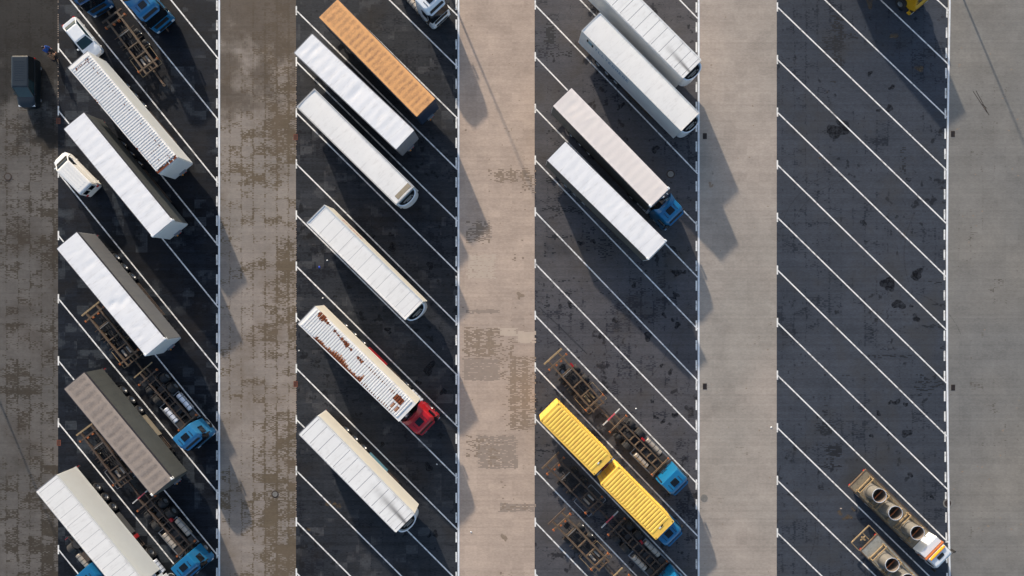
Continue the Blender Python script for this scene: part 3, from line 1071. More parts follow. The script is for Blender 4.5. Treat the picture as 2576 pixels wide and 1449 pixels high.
# ------------------------------------------------------------------ cabs
def cab(root, x1, paint, depth=2.2, zt=3.35, deflector=True, concave=True, W=2.48, hatch=True, low=False, lettering=False):
    """x1: x of the front bumper; cab faces +x"""
    x0 = x1 - depth
    hw = W / 2
    P = MAT[paint]
    m = MB()
    m.loft([(.75, x0, x1 - .1, hw, .18, .05), (1.15, x0, x1 - .02, hw, .25, .05), (1.7, x0, x1 - .04, hw, .3, .05), (2.3, x0, x1 - .16, hw - .02, .34, .06),
            (zt - .45, x0, x1 - .32, hw - .05, .36, .08), (zt - .15, x0, x1 - .48, hw - .09, .4, .1), (zt - .03, x0 + .02, x1 - .66, hw - .16, .4, .12),
            (zt, x0 + .08, x1 - .85, hw - .3, .35, .12)], 6)
    c = m.build('cab', P, root, smooth=38)
    b = MB()
    b.loft([(.32, x1 - .75, x1 - .03, hw + .01, .28, .02), (.45, x1 - .8, x1 + .06, hw + .015, .32, .02), (.95, x1 - .8, x1 + .05, hw + .015, .32, .02), (1.08, x1 - .72, x1 - .01, hw, .3, .02)], 6)
    bo = b.build('bumper', P, root, smooth=40)
    g = MB()
    g.box(x1 + .052, x1 + .075, -.75, .75, .55, .85).box(x1 - .005, x1 + .02, -.85, .85, 1.14, 1.62)
    g.build('grille', MAT['black'], root)
    for s in (-1, 1):
        MB().box(x1 + .0, x1 + .085, s * .82, s * 1.12, .58, .78).build('headlight', MAT['lamp_clear'], root)
    # windscreen follows the leaning front
    w = MB()
    xa, xb, za, zb_ = x1 - .015, x1 - .235, 1.78, zt - .52
    ww = hw - .12
    w.raw([(xa + .02, -ww, za), (xa + .02, ww, za), (xb, ww - .05, zb_), (xb, -ww + .05, zb_),
           (xa - .3, -hw - .008, za), (xb - .3, -hw + .03, zb_), (xa - .3, hw + .008, za), (xb - .3, hw - .03, zb_)],
          [(0, 1, 2, 3), (4, 0, 3, 5), (1, 6, 7, 2)])
    w.build('windscreen', MAT['glass'], root)
    for s in (-1, 1):
        q = MB()
        y = s * (hw + .012)
        q.box(x1 - 1.35, x1 - .55, min(y, y - s * .03), max(y, y - s * .03), 1.85, zt - .62)
        q.build('side_window', MAT['glass'], root)
        mr = MB()
        mr.box(x1 - .36, x1 - .24, s * (hw + .06), s * (hw + .24), 1.8, 2.3)
        mr.bar((x1 - .3, s * (hw - .03), 2.25), (x1 - .3, s * (hw + .1), 2.2), .05)
        mr.build('mirror', MAT['black'], root)
        fn = MB()
        fn.lathe([(.56, -.2), (.62, -.2), (.62, .2), (.56, .2)], Matrix.Translation((x1 - 1.35, s * 1.02, .55)) @ Matrix.Rotation(math.pi / 2, 4, 'X'), 20, closed=True)
        fn.build('front_fender', P if not low else MAT['black'], root)
        st = MB()
        st.box(x1 - .85, x1 - .65, s * (hw - .04), s * (hw + .03), .4, .8)
        st.build('step', MAT['black'], root)
    # visor
    v = MB()
    v.loft([(zt - .5, x1 - .34, x1 - .08, hw - .25, .18, .01), (zt - .44, x1 - .36, x1 - .1, hw - .25, .18, .01)], 5)
    vo = v.build('sun_visor', P, root, smooth=40)
    s_ = MB()
    s_.raw([(x1 - .26, -hw + .35, zt - .42), (x1 - .26, hw - .35, zt - .42), (x1 - .42, hw - .42, zt - .17), (x1 - .42, -hw + .42, zt - .17)], [(0, 1, 2, 3)])
    s_.build('header_panel', MAT['black'], root)
    if hatch:
        h = MB()
        h.loft([(zt + .004, x1 - 1.6, x1 - .95, .38, .06, .06), (zt + .05, x1 - 1.58, x1 - .97, .36, .06, .06)], 4)
        h.build('roof_hatch', MAT['glass'], root)
        rl = MB()
        for s in (-1, 1):
            for k in range(4): rl.box(x1 - 1.5 + k * .17, x1 - 1.42 + k * .17, s * .62, s * .7, zt - .01, zt + .04)
        rl.build('marker_light', MAT['black'], root)
    if deflector:
        # raised roof fairing with a concave rear edge and long side wings
        n = 12
        d = MB()
        zf = 3.78
        ring = []
        rear = []
        for i in range(n + 1):
            y = -(hw - .06) + 2 * (hw - .06) * i / n
            cc = (1 - (y / (hw - .06)) ** 2) if concave else 0.0
            rear.append((x0 - .32 + .55 * cc, y))
        xa = x1 - 1.72
        for i in range(n):
            (xr0, y0), (xr1, y1) = rear[i], rear[i + 1]
            f0 = xa - .1 * (y0 / hw) ** 2
            f1 = xa - .1 * (y1 / hw) ** 2
            t0 = (xr0, y0, zf - .16 * abs(y0 / hw) ** 3)
            t1 = (xr1, y1, zf - .16 * abs(y1 / hw) ** 3)
            d.face([t0, (f0, y0 * .9, zt - .01), (f1, y1 * .9, zt - .01), t1])
        for s in (-1, 1):
            y = s * (hw - .02)
            d.face([(x0 - .32, y, 1.2), (x0 + .3, y, 1.2), (x0 + .3, y * .97, zf - .55), (x0 - .32, y * .98, zf - .17)][::s])
            d.face([(xa, s * (hw - .06) * .9, zt - .01), (x0 + .3, s * hw * .97, zf - .55), (x0 - .32, s * (hw - .06), zf - .16)][::-s])
        d.build('roof_fairing', P, root, smooth=50)
    return c


def frame_rails(root, x0, x1, y, z, m, w=.1, h=.24):
    for s in (-1, 1):
        MB().box(x0, x1, s * (y - w / 2), s * (y + w / 2), z - h, z).build('frame_rail', MAT[m], root)


def tank(root, xa, xb, y, z, r, m, straps=3):
    t = MB()
    t.cyl((xa + .06, y, z), (xb - .06, y, z), r, 18).cyl((xa, y, z), (xa + .06, y, z), r * .85, 18, r).cyl((xb - .06, y, z), (xb, y, z), r, 18, r * .85)
    o = t.build('fuel_tank', MAT[m], root, smooth=40)
    s = MB()
    for i in range(straps):
        x = xa + (i + .7) * (xb - xa) / (straps + .4)
        s.cyl((x - .025, y, z), (x + .025, y, z), r + .012, 18)
    s.build('strap', MAT['black'], o)


def tractor(label, front, dirx, paint, cabkw=None, z=0.6, tank_m='tank', hdg=None):
    """artic tractor; front: frame point of the bumper seen at height z, or a world point"""
    f = front if isinstance(front, Vector) else gp(front[0], front[1], z)
    rz = hdg if hdg is not None else heading(*dirx)
    L = 6.0
    p = Vector((f.x - L * math.cos(rz), f.y - L * math.sin(rz), 0))
    t = thing('tractor_unit', label, 'truck', p, rz, 'trucks parked in the slanted bays')
    frame_rails(t, 0, 4.4, .42, 1.0, 'chassis')
    cm = MB()
    for x in (.1, 1.0, 2.0, 3.0): cm.box(x, x + .12, -.37, .37, .82, .95)
    cm.build('cross_member', MAT['chassis'], t)
    fw = MB()
    fw.lathe([(.08, 1.02), (.5, 1.06), (.52, 1.12), (.1, 1.13)], Matrix.Translation((1.15, 0, 0)), 20)
    fw.build('fifth_wheel', MAT['chassis'], t)
    for s in (-1, 1):
        wheel(t, 1.15, s * .95, .5, .62)
        wheel(t, 4.65, s * 1.05, .5, .34)
        fe = MB()
        fe.lathe([(.56, -.32), (.6, -.32), (.6, .32), (.56, .32)], Matrix.Translation((1.15, s * .95, .5)) @ Matrix.Rotation(math.pi / 2, 4, 'X'), 20, closed=True)
        fe.build('rear_fender', MAT['chassis'], t)
        tank(t, 2.0, 3.55, s * .98, .68, .32, tank_m)
        MB().box(-.03, .0, s * .5, s * .95, .7, .85).build('tail_light', MAT['lamp_red'], t)
    cw = MB()
    cw.box(2.2, 3.4, -.55, .55, 1.02, 1.05)
    cw.build('catwalk', MAT['steel'], t)
    MB().cyl((3.5, .75, .9), (3.5, .75, 2.6), .07, 8).build('air_stack', MAT['black'], t)
    cab(t, L, paint, **(cabkw or {}))
    return t


def rigid(label, rear, dirx, paint='blue', side='left', red=True, tanks='tank', z=0.95, bar='redwhite', hdg=None, world_rear=None, steel='steel'):
    """swap body carrier: bare ladder chassis with a day cab"""
    f = world_rear if world_rear is not None else gp(rear[0], rear[1], z)
    rz = hdg if hdg is not None else heading(*dirx)
    t = thing('carrier_truck', label, 'truck', (f.x, f.y, 0), rz, 'trucks parked in the slanted bays')
    L = 9.75
    frame_rails(t, .065, 7.65, .42, 1.05, steel, w=.13)
    cy_ = MB()
    cy_.cyl((1.2, 0, .7), (4.0, 0, .75), .07, 8).box(2.4, 2.9, -.28, .28, .45, .8).box(1.2, 1.6, -.3, .3, .5, .8).cyl((4.2, -.25, .9), (7.0, -.25, .9), .04, 6)
    cy_.build('drive_shaft', MAT['chassis'], t)
    for x in (1.55, 3.0, 3.75, 4.6, 5.5, 6.3):
        MB().box(x, x + .11, -.35, .35, .86, 1.03).build('cross_member', MAT[steel], t)
    # rear underrun bar, red and white
    rb = MB()
    n = 7
    for i in range(n):
        rb.box(-.055, .055, -1.22 + i * 2.44 / n, -1.22 + (i + 1) * 2.44 / n, .88, 1.0, 1 if i in (2, 3, 4) else 0)
    rb.build('rear_bar', [MAT['seam_light'], MAT['text_red']] if bar == 'redwhite' else [MAT['wood'], MAT['wood']], t)
    # twist lock bolsters
    for x in (.95, 7.15):
        b = MB()
        b.box(x - .07, x + .07, -1.12, 1.12, 1.055, 1.2)
        bo = b.build('bolster', MAT[steel], t)
        for s in (-1, 1): MB().box(x - .1, x + .1, s * 1.125, s * 1.26, 1.02, 1.24).build('twist_lock', MAT['rust_orange'], bo)
    for x in (2.0, 3.35):
        for s in (-1, 1):
            wheel(t, x, s * .96, .5, .6)
            fe = MB()
            fe.lathe([(.57, -.3), (.6, -.3), (.6, .3), (.57, .3)], Matrix.Translation((x, s * .96, .5)) @ Matrix.Rotation(math.pi / 2, 4, 'X'), 18, closed=True)
            if x > 3 or side == 'both': fe.build('rear_fender', MAT['black'], t)
            lr = MB()
            lr.bar((x - .62, s * .5, 1.0), (x - .62, s * 1.26, 1.0), .04)
            lr.build('fender_bracket', MAT[steel], t)
        MB().cyl((x, -.66, .5), (x, .66, .5), .12, 10).build('axle', MAT['chassis'], t)
    for s in (-1, 1):
        wheel(t, L - 1.35, s * 1.05, .5, .34)
        tank(t, 4.5 if s < 0 else 4.25, 6.3, s * .98, .68, .31, tanks)
        sg = MB()
        for yy in (1.2, 1.27): sg.box(4.0, 7.5, s * yy, s * (yy + .035), .82, .88)
        sg.bar((4.05, s * .5, .85), (4.05, s * 1.25, .85), .05).bar((7.4, s * .9, .85), (7.4, s * 1.25, .85), .05)
        sg.build('side_guard', MAT['rim'], t)
    bx = MB()
    bx.box(6.45, 7.35, -1.15, -.55, .45, .95)
    bx.build('battery_box', MAT['chassis'], t)
    bx = MB()
    bx.box(6.5, 7.3, .55, 1.1, .5, .9)
    bx.build('air_tank', MAT['chassis'], t)
    if red:
        MB().box(3.72, 4.12, .6, .82, .8, 1.12).build('extinguisher_box', MAT['red_box'], t)
    ax = MB()
    ax.box(5.0, 5.9, -.3, .3, .6, .85).cyl((3.9, 0, .75), (5.0, 0, .8), .06, 8)
    ax.build('gearbox', MAT['chassis'], t)
    hs = MB()
    rr_ = random.Random(int(abs(f.x * 10)))
    for k in range(5):
        y = -.3 + k * .14
        pts = [(L - 2.1, y, 1.6), (L - 2.25, y + rr_.uniform(-.1, .1), 1.25), (L - 2.5, y + rr_.uniform(-.15, .15), 1.12), (L - 3.0, y, 1.0)]
        for a_, b_ in zip(pts[:-1], pts[1:]): hs.cyl(a_, b_, .025, 6)
    hs.build('air_hose', MAT['black'], t)
    sb = MB()
    for s in (-1, 1):
        sb.box(1.2, 2.6, s * .5, s * .58, .62, .74).box(2.7, 4.0, s * .5, s * .58, .62, .74)
        for xx in (1.45, 2.55, 2.85, 3.9): sb.cyl((xx, s * .54, .74), (xx, s * .54, .98), .12, 8)
    sb.build('air_suspension', MAT['chassis'], t)
    cab(t, L, paint, depth=2.05, zt=3.3, deflector=False, low=True)
    rw = MB()
    rw.cyl((L - 2.14, -.95, 1.0), (L - 2.14, -.95, 3.1), .07, 8)
    rw.build('intake_stack', MAT['black'], t)
    return t


def swap_trailer(label, rear, front, bar='plain', barm='wood', steel='steel_brown', red=False, tanks=False, z=1.1, spare=False, world=None, guards=True):
    """two-axle drawbar container chassis, bare"""
    if world is None:
        a, b = gp(rear[0], rear[1], z), gp(front[0], front[1], z)
        rz = math.atan2(b.y - a.y, b.x - a.x)
    else:
        a, rz = world
    t = thing('container_chassis', label, 'trailer chassis', (a.x, a.y, 0), rz, 'bare container chassis parked in the slanted bays')
    frame_rails(t, .09, 7.1, .68, 1.15, steel, w=.17, h=.22)
    bot = MB()
    for x in (1.3, 2.9, 4.4, 5.8): bot.box(x, x + .5, -.3, .3, .5, .6)
    bot.cyl((1.2, -.1, .75), (6.2, -.1, .75), .05, 6).cyl((1.2, .12, .72), (6.2, .12, .72), .035, 6).box(4.7, 5.2, .3, .58, .6, .95)
    bot.build('valve_block', MAT['chassis'], t)
    for x in (2.05, 3.75, 5.0):
        MB().box(x, x + .11, -.59, .59, .97, 1.12).build('cross_member', MAT[steel], t)
    MB().box(2.2, 2.26, -.59, .59, 1.0, 1.1).build('cross_member', MAT['tank_dull'], t)
    rb = MB()
    rb.box(-.085, .085, -1.22, 1.22, .92, 1.08, 0)
    if bar == 'redwhite':
        for i in range(3): rb.box(-.09, -.081, -.9 + i * .75, -.5 + i * .75, .91, 1.01, 1)
    rb.build('rear_bar', [MAT[barm], MAT['red_box']], t)
    for x in (.75, 6.4):
        b_ = MB()
        for (y0, y1) in ((-1.12, -.745), (-.61, .61), (.745, 1.12)):
            b_.box(x - .08, x + .08, y0, y1, 1.0, 1.17)
        bo = b_.build('bolster', MAT[steel], t)
        for s in (-1, 1):
            MB().box(x - .11, x + .11, s * 1.125, s * 1.27, 1.0, 1.22).build('twist_lock', MAT['rust_orange'], bo)
            if x < 1: MB().box(x + .09, x + .25, s * .2, s * .42, .98, 1.2).build('twist_lock', MAT['rust_orange'], bo)
    for x in (2.65, 4.05):
        for s in (-1, 1):
            wheel(t, x, s * 1.02, .42, .42)
            for dx in (-.52, .5): MB().bar((x + dx, s * .74, .98), (x + dx, s * 1.24, .98), .035).build('mudguard_bracket', MAT[steel], t)
        MB().cyl((x, -.81, .42), (x, .81, .42), .07, 8).build('axle', MAT['chassis'], t)
    sp = MB()
    for s in (-1, 1):
        sp.box(2.1, 4.6, s * .4, s * .5, .5, .62)
        for x in (2.65, 4.05): sp.cyl((x, s * .45, .62), (x, s * .45, .92), .11, 8)
    sp.build('suspension', MAT['chassis'], t)
    if guards:
        for s in (-1, 1):
            g = MB()
            xa, xb = 4.75, 6.95
            g.bar((xa, s * 1.24, .9), (xb, s * 1.24, .9), .05).bar((xa, s * .74, .9), (xa, s * 1.22, .9), .045).bar((xb, s * .74, .9), (xb, s * 1.22, .9), .045)
            g.build('side_guard', MAT['wood' if steel == 'steel_brown' else 'rim'], t)
    at = MB()
    for y in (-.32, .3):
        at.cyl((5.3, y, .8), (6.1, y, .8), .13, 10)
    at.build('air_tank', MAT['wood' if tanks else 'tank_dull'], t)
    fr = MB()
    fr.box(6.48, 6.95, -.2, -.12, .95, 1.1).box(6.48, 6.95, .12, .2, .95, 1.1).box(6.95, 7.03, -.61, .61, .95, 1.1)
    fr.build('front_frame', MAT[steel], t)
    db = MB()
    db.box(5.2, 8.7, -.08, .08, .62, .76)
    db.lathe([(.05, -.05), (.14, -.05), (.14, .05), (.05, .05)], Matrix.Translation((8.8, 0, .69)), 14, closed=True)
    db.build('drawbar', MAT[steel], t)
    if red: MB().box(1.75, 2.2, .78, .96, .75, 1.05).build('extinguisher_box', MAT['red_box'], t)
    if spare:
        sw = wheel(t, 1.8, -.25, .42, .36)
        sw.rotation_euler = (math.pi / 2, 0, 0)
        sw.location = (1.9, -.3, .55)
        sw.name = 'spare_wheel'
    return t


# ------------------------------------------------------------------ the trailers of the first strip
trailer('white trailer with ribbed steel roof and rusty front edge, beside the white saloon car', (196, 150), (422.5, 416), zt=4.0, roof='ribs',
        roofm=[MAT['white'], MAT['rust']], sidem='cream_grey', rails=None, pitch=.275, curtain=False, nose='side_white', depth=.06,
        rust=(lambda r: (lambda u, v: 1 if (u > 13.3 and abs(v) < 1.3 and r.random() < .5) or (v < -1.2 and (3.0 < u < 5.0 or 9.6 < u) and r.random() < .35)
                         or (abs(v - .62) < .08 and r.random() < .16) or (u < .8 and u > .6 and -.9 < v < .9 and r.random() < .5)
                         or (11.5 < u < 13 and abs(v) < .5 and r.random() < .05) else 0))(random.Random(3)))
trailer('white curtain sided trailer with smooth tarpaulin roof between the ribbed trailer and the white van', (186, 304), (409, 575), roof='tarp', roofm=MAT['tarp_white'], sidem='curtain_dark',
        pitch=.95, depth=.035, seed=2, nose='side_white', knobs='white_cab')
trailer('white curtain sided trailer with dented tarpaulin roof and grey curtain, left of a bare chassis', (168, 605), (391, 874), roof='tarp', roofm=MAT['tarp_white'], sidem='curtain_grey',
        pitch=.95, depth=.02, seed=5, nose='side_white', knobs='white_cab',
        dents=((3.2, .1, .35, .9, .05), (7.7, -.5, .28, .6, .11), (8.3, .25, .35, .6, .1), (8.0, .9, .3, .3, .05)))
trailer('taupe grimy tarpaulin trailer with dark grey curtain side', (187, 958), (408, 1226), roof='tarp', roofm=MAT['tarp_taupe'], sidem='curtain_dark', pitch=.86, depth=.05, seed=8,
        nose='curtain_dark', knobs='white_dirty', box='skirt_tan', doors='curtain_dark')
_d = (Vector((220, 269))).normalized() * 347
T5 = trailer('white panel roofed trailer with long cream side at the bottom left corner', (117, 1216), (117 + _d.x, 1216 + _d.y), roof='panel', roofm=[MAT['white'], MAT['seam_light']], sidem='cream_grey', rails='side_white',
             pitch=1.12, curtain=False, box='skirt_grey', red=True, reefer=True)
# second strip
trailer('orange tarpaulin trailer with grimy bands and a navy bulkhead', (826, 21), (1071.5, 271), roof='tarp', roofm=MAT['tarp_orange'], sidem='navy', rails='rail', pitch=.62, depth=.03, seed=12, nose='navy', doors='navy')
trailer('white tarpaulin trailer with crumpled roof below the orange trailer', (763, 109.5), (1019, 352), roof='tarp', roofm=MAT['tarp_white'], sidem='curtain_grey', rails='seam', pitch=.92, depth=.05, seed=21, nose='seam',
        dents=((7.2, 0, .3, 1.1, .09), (1.2, .3, .3, .7, .06), (2.0, -.4, .25, .5, .05)))
trailer('smooth white refrigerated trailer with grey roof frame and a beige stain near its front', (769, 246.5), (1019, 492.5), roof='flat', roofm=MAT['white'], sidem='side_white', rails='seam_light', rimw=.1, curtain=False, reefer=True)
W4 = trailer('white seamed refrigerated trailer with red lettering on its upper side', (794.5, 538.5), (1042, 782), roof='panel', roofm=[MAT['white'], MAT['seam_light']], sidem='cream', rails='side_white', rimw=.06,
             pitch=1.3, curtain=False, reefer=True)


def rust_fn(L):
    r = random.Random(9)
    top = [max(0.02, r.gauss(.13, .1) + .1 * math.sin(i * .5)) for i in range(80)]
    low = [max(0.05, r.gauss(.46, .13) + .08 * math.sin(i * .45)) for i in range(80)]

    def f(u, v):
        i = int((u - .25) / .27)
        if i < 0 or i > 48: return 0
        ph = ((u - .25) / .27) % 1
        k = 1.15 - 1.1 * abs(ph - .5)        # spikes: long in the middle of a rib
        a = 0
        d = 1.15 + v
        if 1.9 < u < 8.4 and 0.0 < d < low[i] * k * min(1, (u - 1.5) / 1.2): a = 1
        if 8.4 <= u < 12.6 and .0 < d < low[i] * .6 * k and ph > .4: a = 1
        c = 1.08 - .085 * u
        if .7 < u < 7.2 and abs(v - c) < top[i] * k and (ph > .3 or i % 3): a = 1
        if 7.2 <= u < 12.5 and abs(v - (.56 - .02 * (u - 7))) < top[i] * .6 * k and ph > .45: a = 1
        if 11.75 < u < 12.85 and .0 < v < .72 - .15 * abs(u - 12.2): a = 1
        if 12.0 < u < 13.0 and -.75 < v < -.2 and (i * 7 % 5) > 1: a = 1
        if a and r.random() < .12: a = 2
        if a and d < .9 and d > low[i] * k * .72: a = 3
        return a
    return f


R5 = trailer('white ribbed trailer with heavy brown rust streaks, coupled to the red tractor', (771.5, 793), (1025.5, 1038.5), W=2.47, roof='ribs', roofm=[MAT['white'], MAT['rust'], MAT['rust_orange'], MAT['rust_fade']], sidem='cream', rails=None,
             pitch=.27, curtain=False, rust=rust_fn(13.8), depth=.06, box='red', legs=True)
MAT['roof_streak1'] = white_roof('white roof sheet with soot', lin(230, 229, 227), streak=(13.6, .05, .045, 6.0, .16))
MAT['roof_streak2'] = white_roof('white roof sheet with soot trail', lin(230, 229, 227), streak=(13.6, -.35, .05, 4.5, .12))
W6 = trailer('white trailer with crosswise roof seams, soot streak and teal skirt, low in the middle strip', (776, 1069.5), (1019.5, 1316.5), roof='panel', roofm=[MAT['roof_streak1'], MAT['seam']], sidem='cream', rails='side_white',
             pitch=1.13, curtain=False, reefer=True, box='skirt_blue')
# third strip
A1 = trailer('white trailer with roof seams and soot streak cut by the top picture edge, right strip', (1497, -71.5), (1741.5, 174.5), roof='panel', roofm=[MAT['roof_streak2'], MAT['seam']], sidem='side_white', rails='side_white',
             pitch=1.13, curtain=False, reefer=True)
A2 = trailer('smooth white trailer with blue lettering on its lower left side', (1486.5, 55.5), (1736.5, 307.5), zt=4.05, roof='flat', roofm=MAT['white'], sidem='side_white', rails='side_white', rimw=.05, curtain=False, reefer=True)
A3 = trailer('ivory tarpaulin trailer coupled to the blue tractor', (1414.5, 244), (1660.5, 497), roof='tarp', roofm=MAT['tarp_warm'], sidem='curtain_dark', pitch=.86, depth=.025, seed=31, nose='seam', knobs='white_cab',
             dents=((1.2, .2, .5, .5, .05),))
trailer('bright white tarpaulin trailer standing alone left of the blue tractor', (1399.5, 380), (1653.5, 629.5), roof='tarp', roofm=MAT['tarp_white'], sidem='curtain_dark', pitch=.95, depth=.035, seed=33, nose='side_white', knobs='white_cab')


def lettering(root, side, x0, x1, z0, z1, hw, m, seed, icon=False, name='lettering'):
    """row of narrow glyph strokes too small to read in the photograph"""
    r = random.Random(seed)
    mb = MB()
    y = side * (hw + .004)
    x = x0
    sgn = 1 if x1 > x0 else -1
    while (x - x1) * sgn < 0:
        w = .42
        k = r.randint(0, 4)
        def q(a, b, c, d):
            mb.box(x + sgn * a * w, x + sgn * b * w, min(y, y + side * .006), max(y, y + side * .006), z0 + c * (z1 - z0), z0 + d * (z1 - z0))
        if k == 0: q(0, .2, 0, 1), q(.2, .8, 0, .16), q(.2, .8, .84, 1), q(.2, .6, .42, .58)
        elif k == 1: q(0, .2, 0, 1), q(.6, .8, 0, .84), q(.2, .8, .84, 1), q(.2, .6, .4, .55)
        elif k == 2: q(0, .2, 0, 1), q(.2, .8, 0, .18)
        elif k == 3: q(0, .2, 0, 1), q(.2, .8, .84, 1), q(.2, .8, 0, .16), q(.6, .8, .16, .84)
        else: q(0, .8, .84, 1), q(.3, .5, 0, .84)
        x += sgn * w * 1.15
    mb.build(name, MAT[m], root)


lettering(A2[0], -1, 2.0, 6.6, 3.05, 3.5, 1.275, 'text_blue', 5)
ic = MB()
ic.box(.85, 1.05, -1.288, -1.279, 3.1, 3.6, 1).box(1.05, 1.55, -1.288, -1.279, 3.05, 3.55, 0).box(1.55, 1.75, -1.288, -1.279, 3.0, 3.5, 1)
ic.build('emblem', [MAT['skirt_blue'], MAT['black']], A2[0])
lettering(W4[0], 1, 1.9, 4.6, 2.2, 2.75, 1.275, 'text_red', 8)
# beige stain sheet on the smooth refrigerated trailer: dirt left by a puddle, object of the roof
w3 = [o for o in bpy.data.objects if o.name.startswith('semi_trailer') and 'beige stain' in o['label']][0]
st = MB()
st.box(13.05, 13.55, -.75, 1.1, 4.031, 4.036)
st.build('roof_stain', MAT['skirt_tan'], w3)


def ahead(tr, d, z=0.0):
    t, L, rz = tr
    p = t.location
    return Vector((p.x + (L + d) * math.cos(rz), p.y + (L + d) * math.sin(rz), z)), rz


def coupled(tr, label, paint, d=3.0, **kw):
    f, rz = ahead(tr, d)
    return tractor(label, f, None, paint, hdg=rz, **kw)


coupled(R5, 'red tractor coupled to the rust streaked trailer', 'red', 2.75, cabkw=dict(depth=2.25))
coupled(A3, 'blue tractor coupled to the ivory tarpaulin trailer', 'blue', 2.95, cabkw=dict(depth=2.2))
coupled(T5, 'pale tractor hidden under the front of the cream sided trailer at the bottom left', 'white_cab', 2.9)
tractor('bright blue tractor with dark sunroof at the top left edge', (417, 66), (35, 42), 'blue', cabkw=dict(depth=2.2))
tractor('dark blue tractor cut by the top picture edge, left of the bare chassis', (260, 29), (31, 52), 'blue_dark', cabkw=dict(depth=2.2))
tractor('white tractor with rounded roof at the top edge of the middle strip', (1112, 53), (41, 44), 'white_cab', cabkw=dict(depth=2.3, deflector=False, zt=3.55), tank_m='tank_dull')
tractor('blue tractor without trailer at the bottom left corner beside the cream trailer', gp(178, 1345, 1.0) + Vector((6.0 * math.cos(heading(152, 174)), 6.0 * math.sin(heading(152, 174)), 0)), None, 'blue',
        hdg=heading(152, 174), tank_m='tank_dull', cabkw=dict(depth=2.2, deflector=False))

# ------------------------------------------------------------------ carrier trucks and bare chassis
H45 = (164, 166)
rigid('turquoise lit blue carrier truck with bare rusty frame in the right strip', (1538, 1049), H45, steel='steel_brown', tanks='tank_dull')
rigid('blue carrier truck with bare frame cut by the bottom edge below the yellow containers', (1534, 1307), H45, tanks='tank_dull')
rigid('carrier truck of which only the orange rear bar shows at the bottom edge', (1545, 1449), H45, bar='wood')
rigid('blue carrier truck with two shiny tanks beside the taupe trailer', (360, 931), (152, 174), red=False, bar='wood', paint='blue_faded')
rigid('blue carrier truck with dull tanks between the cream and taupe trailers', (356, 1247), (152, 174), tanks='tank_dull')
swap_trailer('bare container chassis with cream rear bar just above the upper yellow container', (1391, 897), (1511, 1030), red=True, tanks=True, spare=True)
swap_trailer('bare brown container chassis directly below the yellow container', (1385, 1159), (1516, 1293), steel='steel', barm='steel_brown')
swap_trailer('lowest bare container chassis in the right strip, with lit yellow side guard', (1401, 1300), (1531, 1436), barm='steel')
swap_trailer('bare rusty container chassis between the two blue tractors at the top left', (280, 39), (381, 175), barm='steel')
swap_trailer('bare container chassis beside the dented white trailer', (228, 776), (338, 913), red=False)
swap_trailer('bare container chassis left of the taupe trailer', (215, 1078), (321, 1219), steel='steel')

# ------------------------------------------------------------------ yellow containers
def yellow_box(label, rear, front, zt=3.9, zb=1.23):
    a, b = gp(rear[0], rear[1], zt), gp(front[0], front[1], zt)
    L = (b - a).length
    rz = math.atan2(b.y - a.y, b.x - a.x)
    t = thing('swap_container', label, 'container', (a.x, a.y, 0), rz, 'yellow containers')
    W = 2.5
    hw = W / 2
    bd = MB()
    bd.box(0, L, -hw, hw, zb, zt - .05)
    n = int(L / .37)
    for i in range(n):
        for s in (-1, 1):
            x = .3 + i * (L - .6) / n
            bd.box(x, x + .17, s * (hw + .001), s * (hw + .035), zb + .15, zt - .15)
    for i in range(6):
        for y in (-1,):
            pass
    bd.build('body', MAT['yellow'], t)
    trailer_roof(t, L, W, zt, 'ribs', [MAT['yellow'], MAT['yellow']], pitch=.345, depth=.034)
    ed = MB()
    for s in (-1, 1): ed.box(0, L, s * (hw + .002), s * (hw + .04), zt - .13, zt + .005)
    ed.box(-.04, -.002, -hw, hw, zt - .13, zt + .005).box(L + .002, L + .04, -hw, hw, zt - .13, zt + .005)
    ed.build('roof_rim', MAT['yellow'], t)
    for x in (.1, L - .1):
        for s in (-1, 1):
            MB().cyl((x, s * (hw - .1), zt + .001), (x, s * (hw - .1), zt + .03), .05, 10).build('corner_casting', MAT['iron'], t)
    dr = MB()
    for s in (-1, 1): dr.box(-.045, -.003, s * .02, s * (hw - .06), zb + .06, zt - .16)
    d = dr.build('rear_door', MAT['yellow'], t)
    lb = MB()
    for y in (-.8, -.3, .3, .8): lb.cyl((-.07, y, zb + .1), (-.07, y, zt - .2), .018, 6)
    lb.build('lock_bar', MAT['rim'], d)
    sk = MB()
    sk.box(L - .62, L - .5, -.02, .28, zt + .052, zt + .056, 0).box(L - .62, L - .5, -.26, -.02, zt + .052, zt + .056, 1)
    sk.build('sticker', [MAT['glass'], MAT['litter']], t)
    return t, L, rz


Y1 = yellow_box('yellow ribbed container, the upper left one of the two', (1382.5, 1036), (1517.5, 1172.5))
Y2 = yellow_box('yellow ribbed container, the lower right one, riding behind a blue cab', (1534.5, 1196.5), (1672.5, 1334.5))
p = Y1[0].location
swap_trailer('drawbar chassis carrying the upper left yellow container', None, None, world=(Vector((p.x, p.y, 0)) + Vector((.2 * math.cos(Y1[2]), .2 * math.sin(Y1[2]), 0)), Y1[2]), steel='chassis', guards=False)
f, rz = ahead(Y2, 2.05)
rigid('blue carrier truck under the lower right yellow container', None, None, hdg=rz, world_rear=f - Vector((9.75 * math.cos(rz), 9.75 * math.sin(rz), 0)), steel='chassis', tanks='tank_dull')


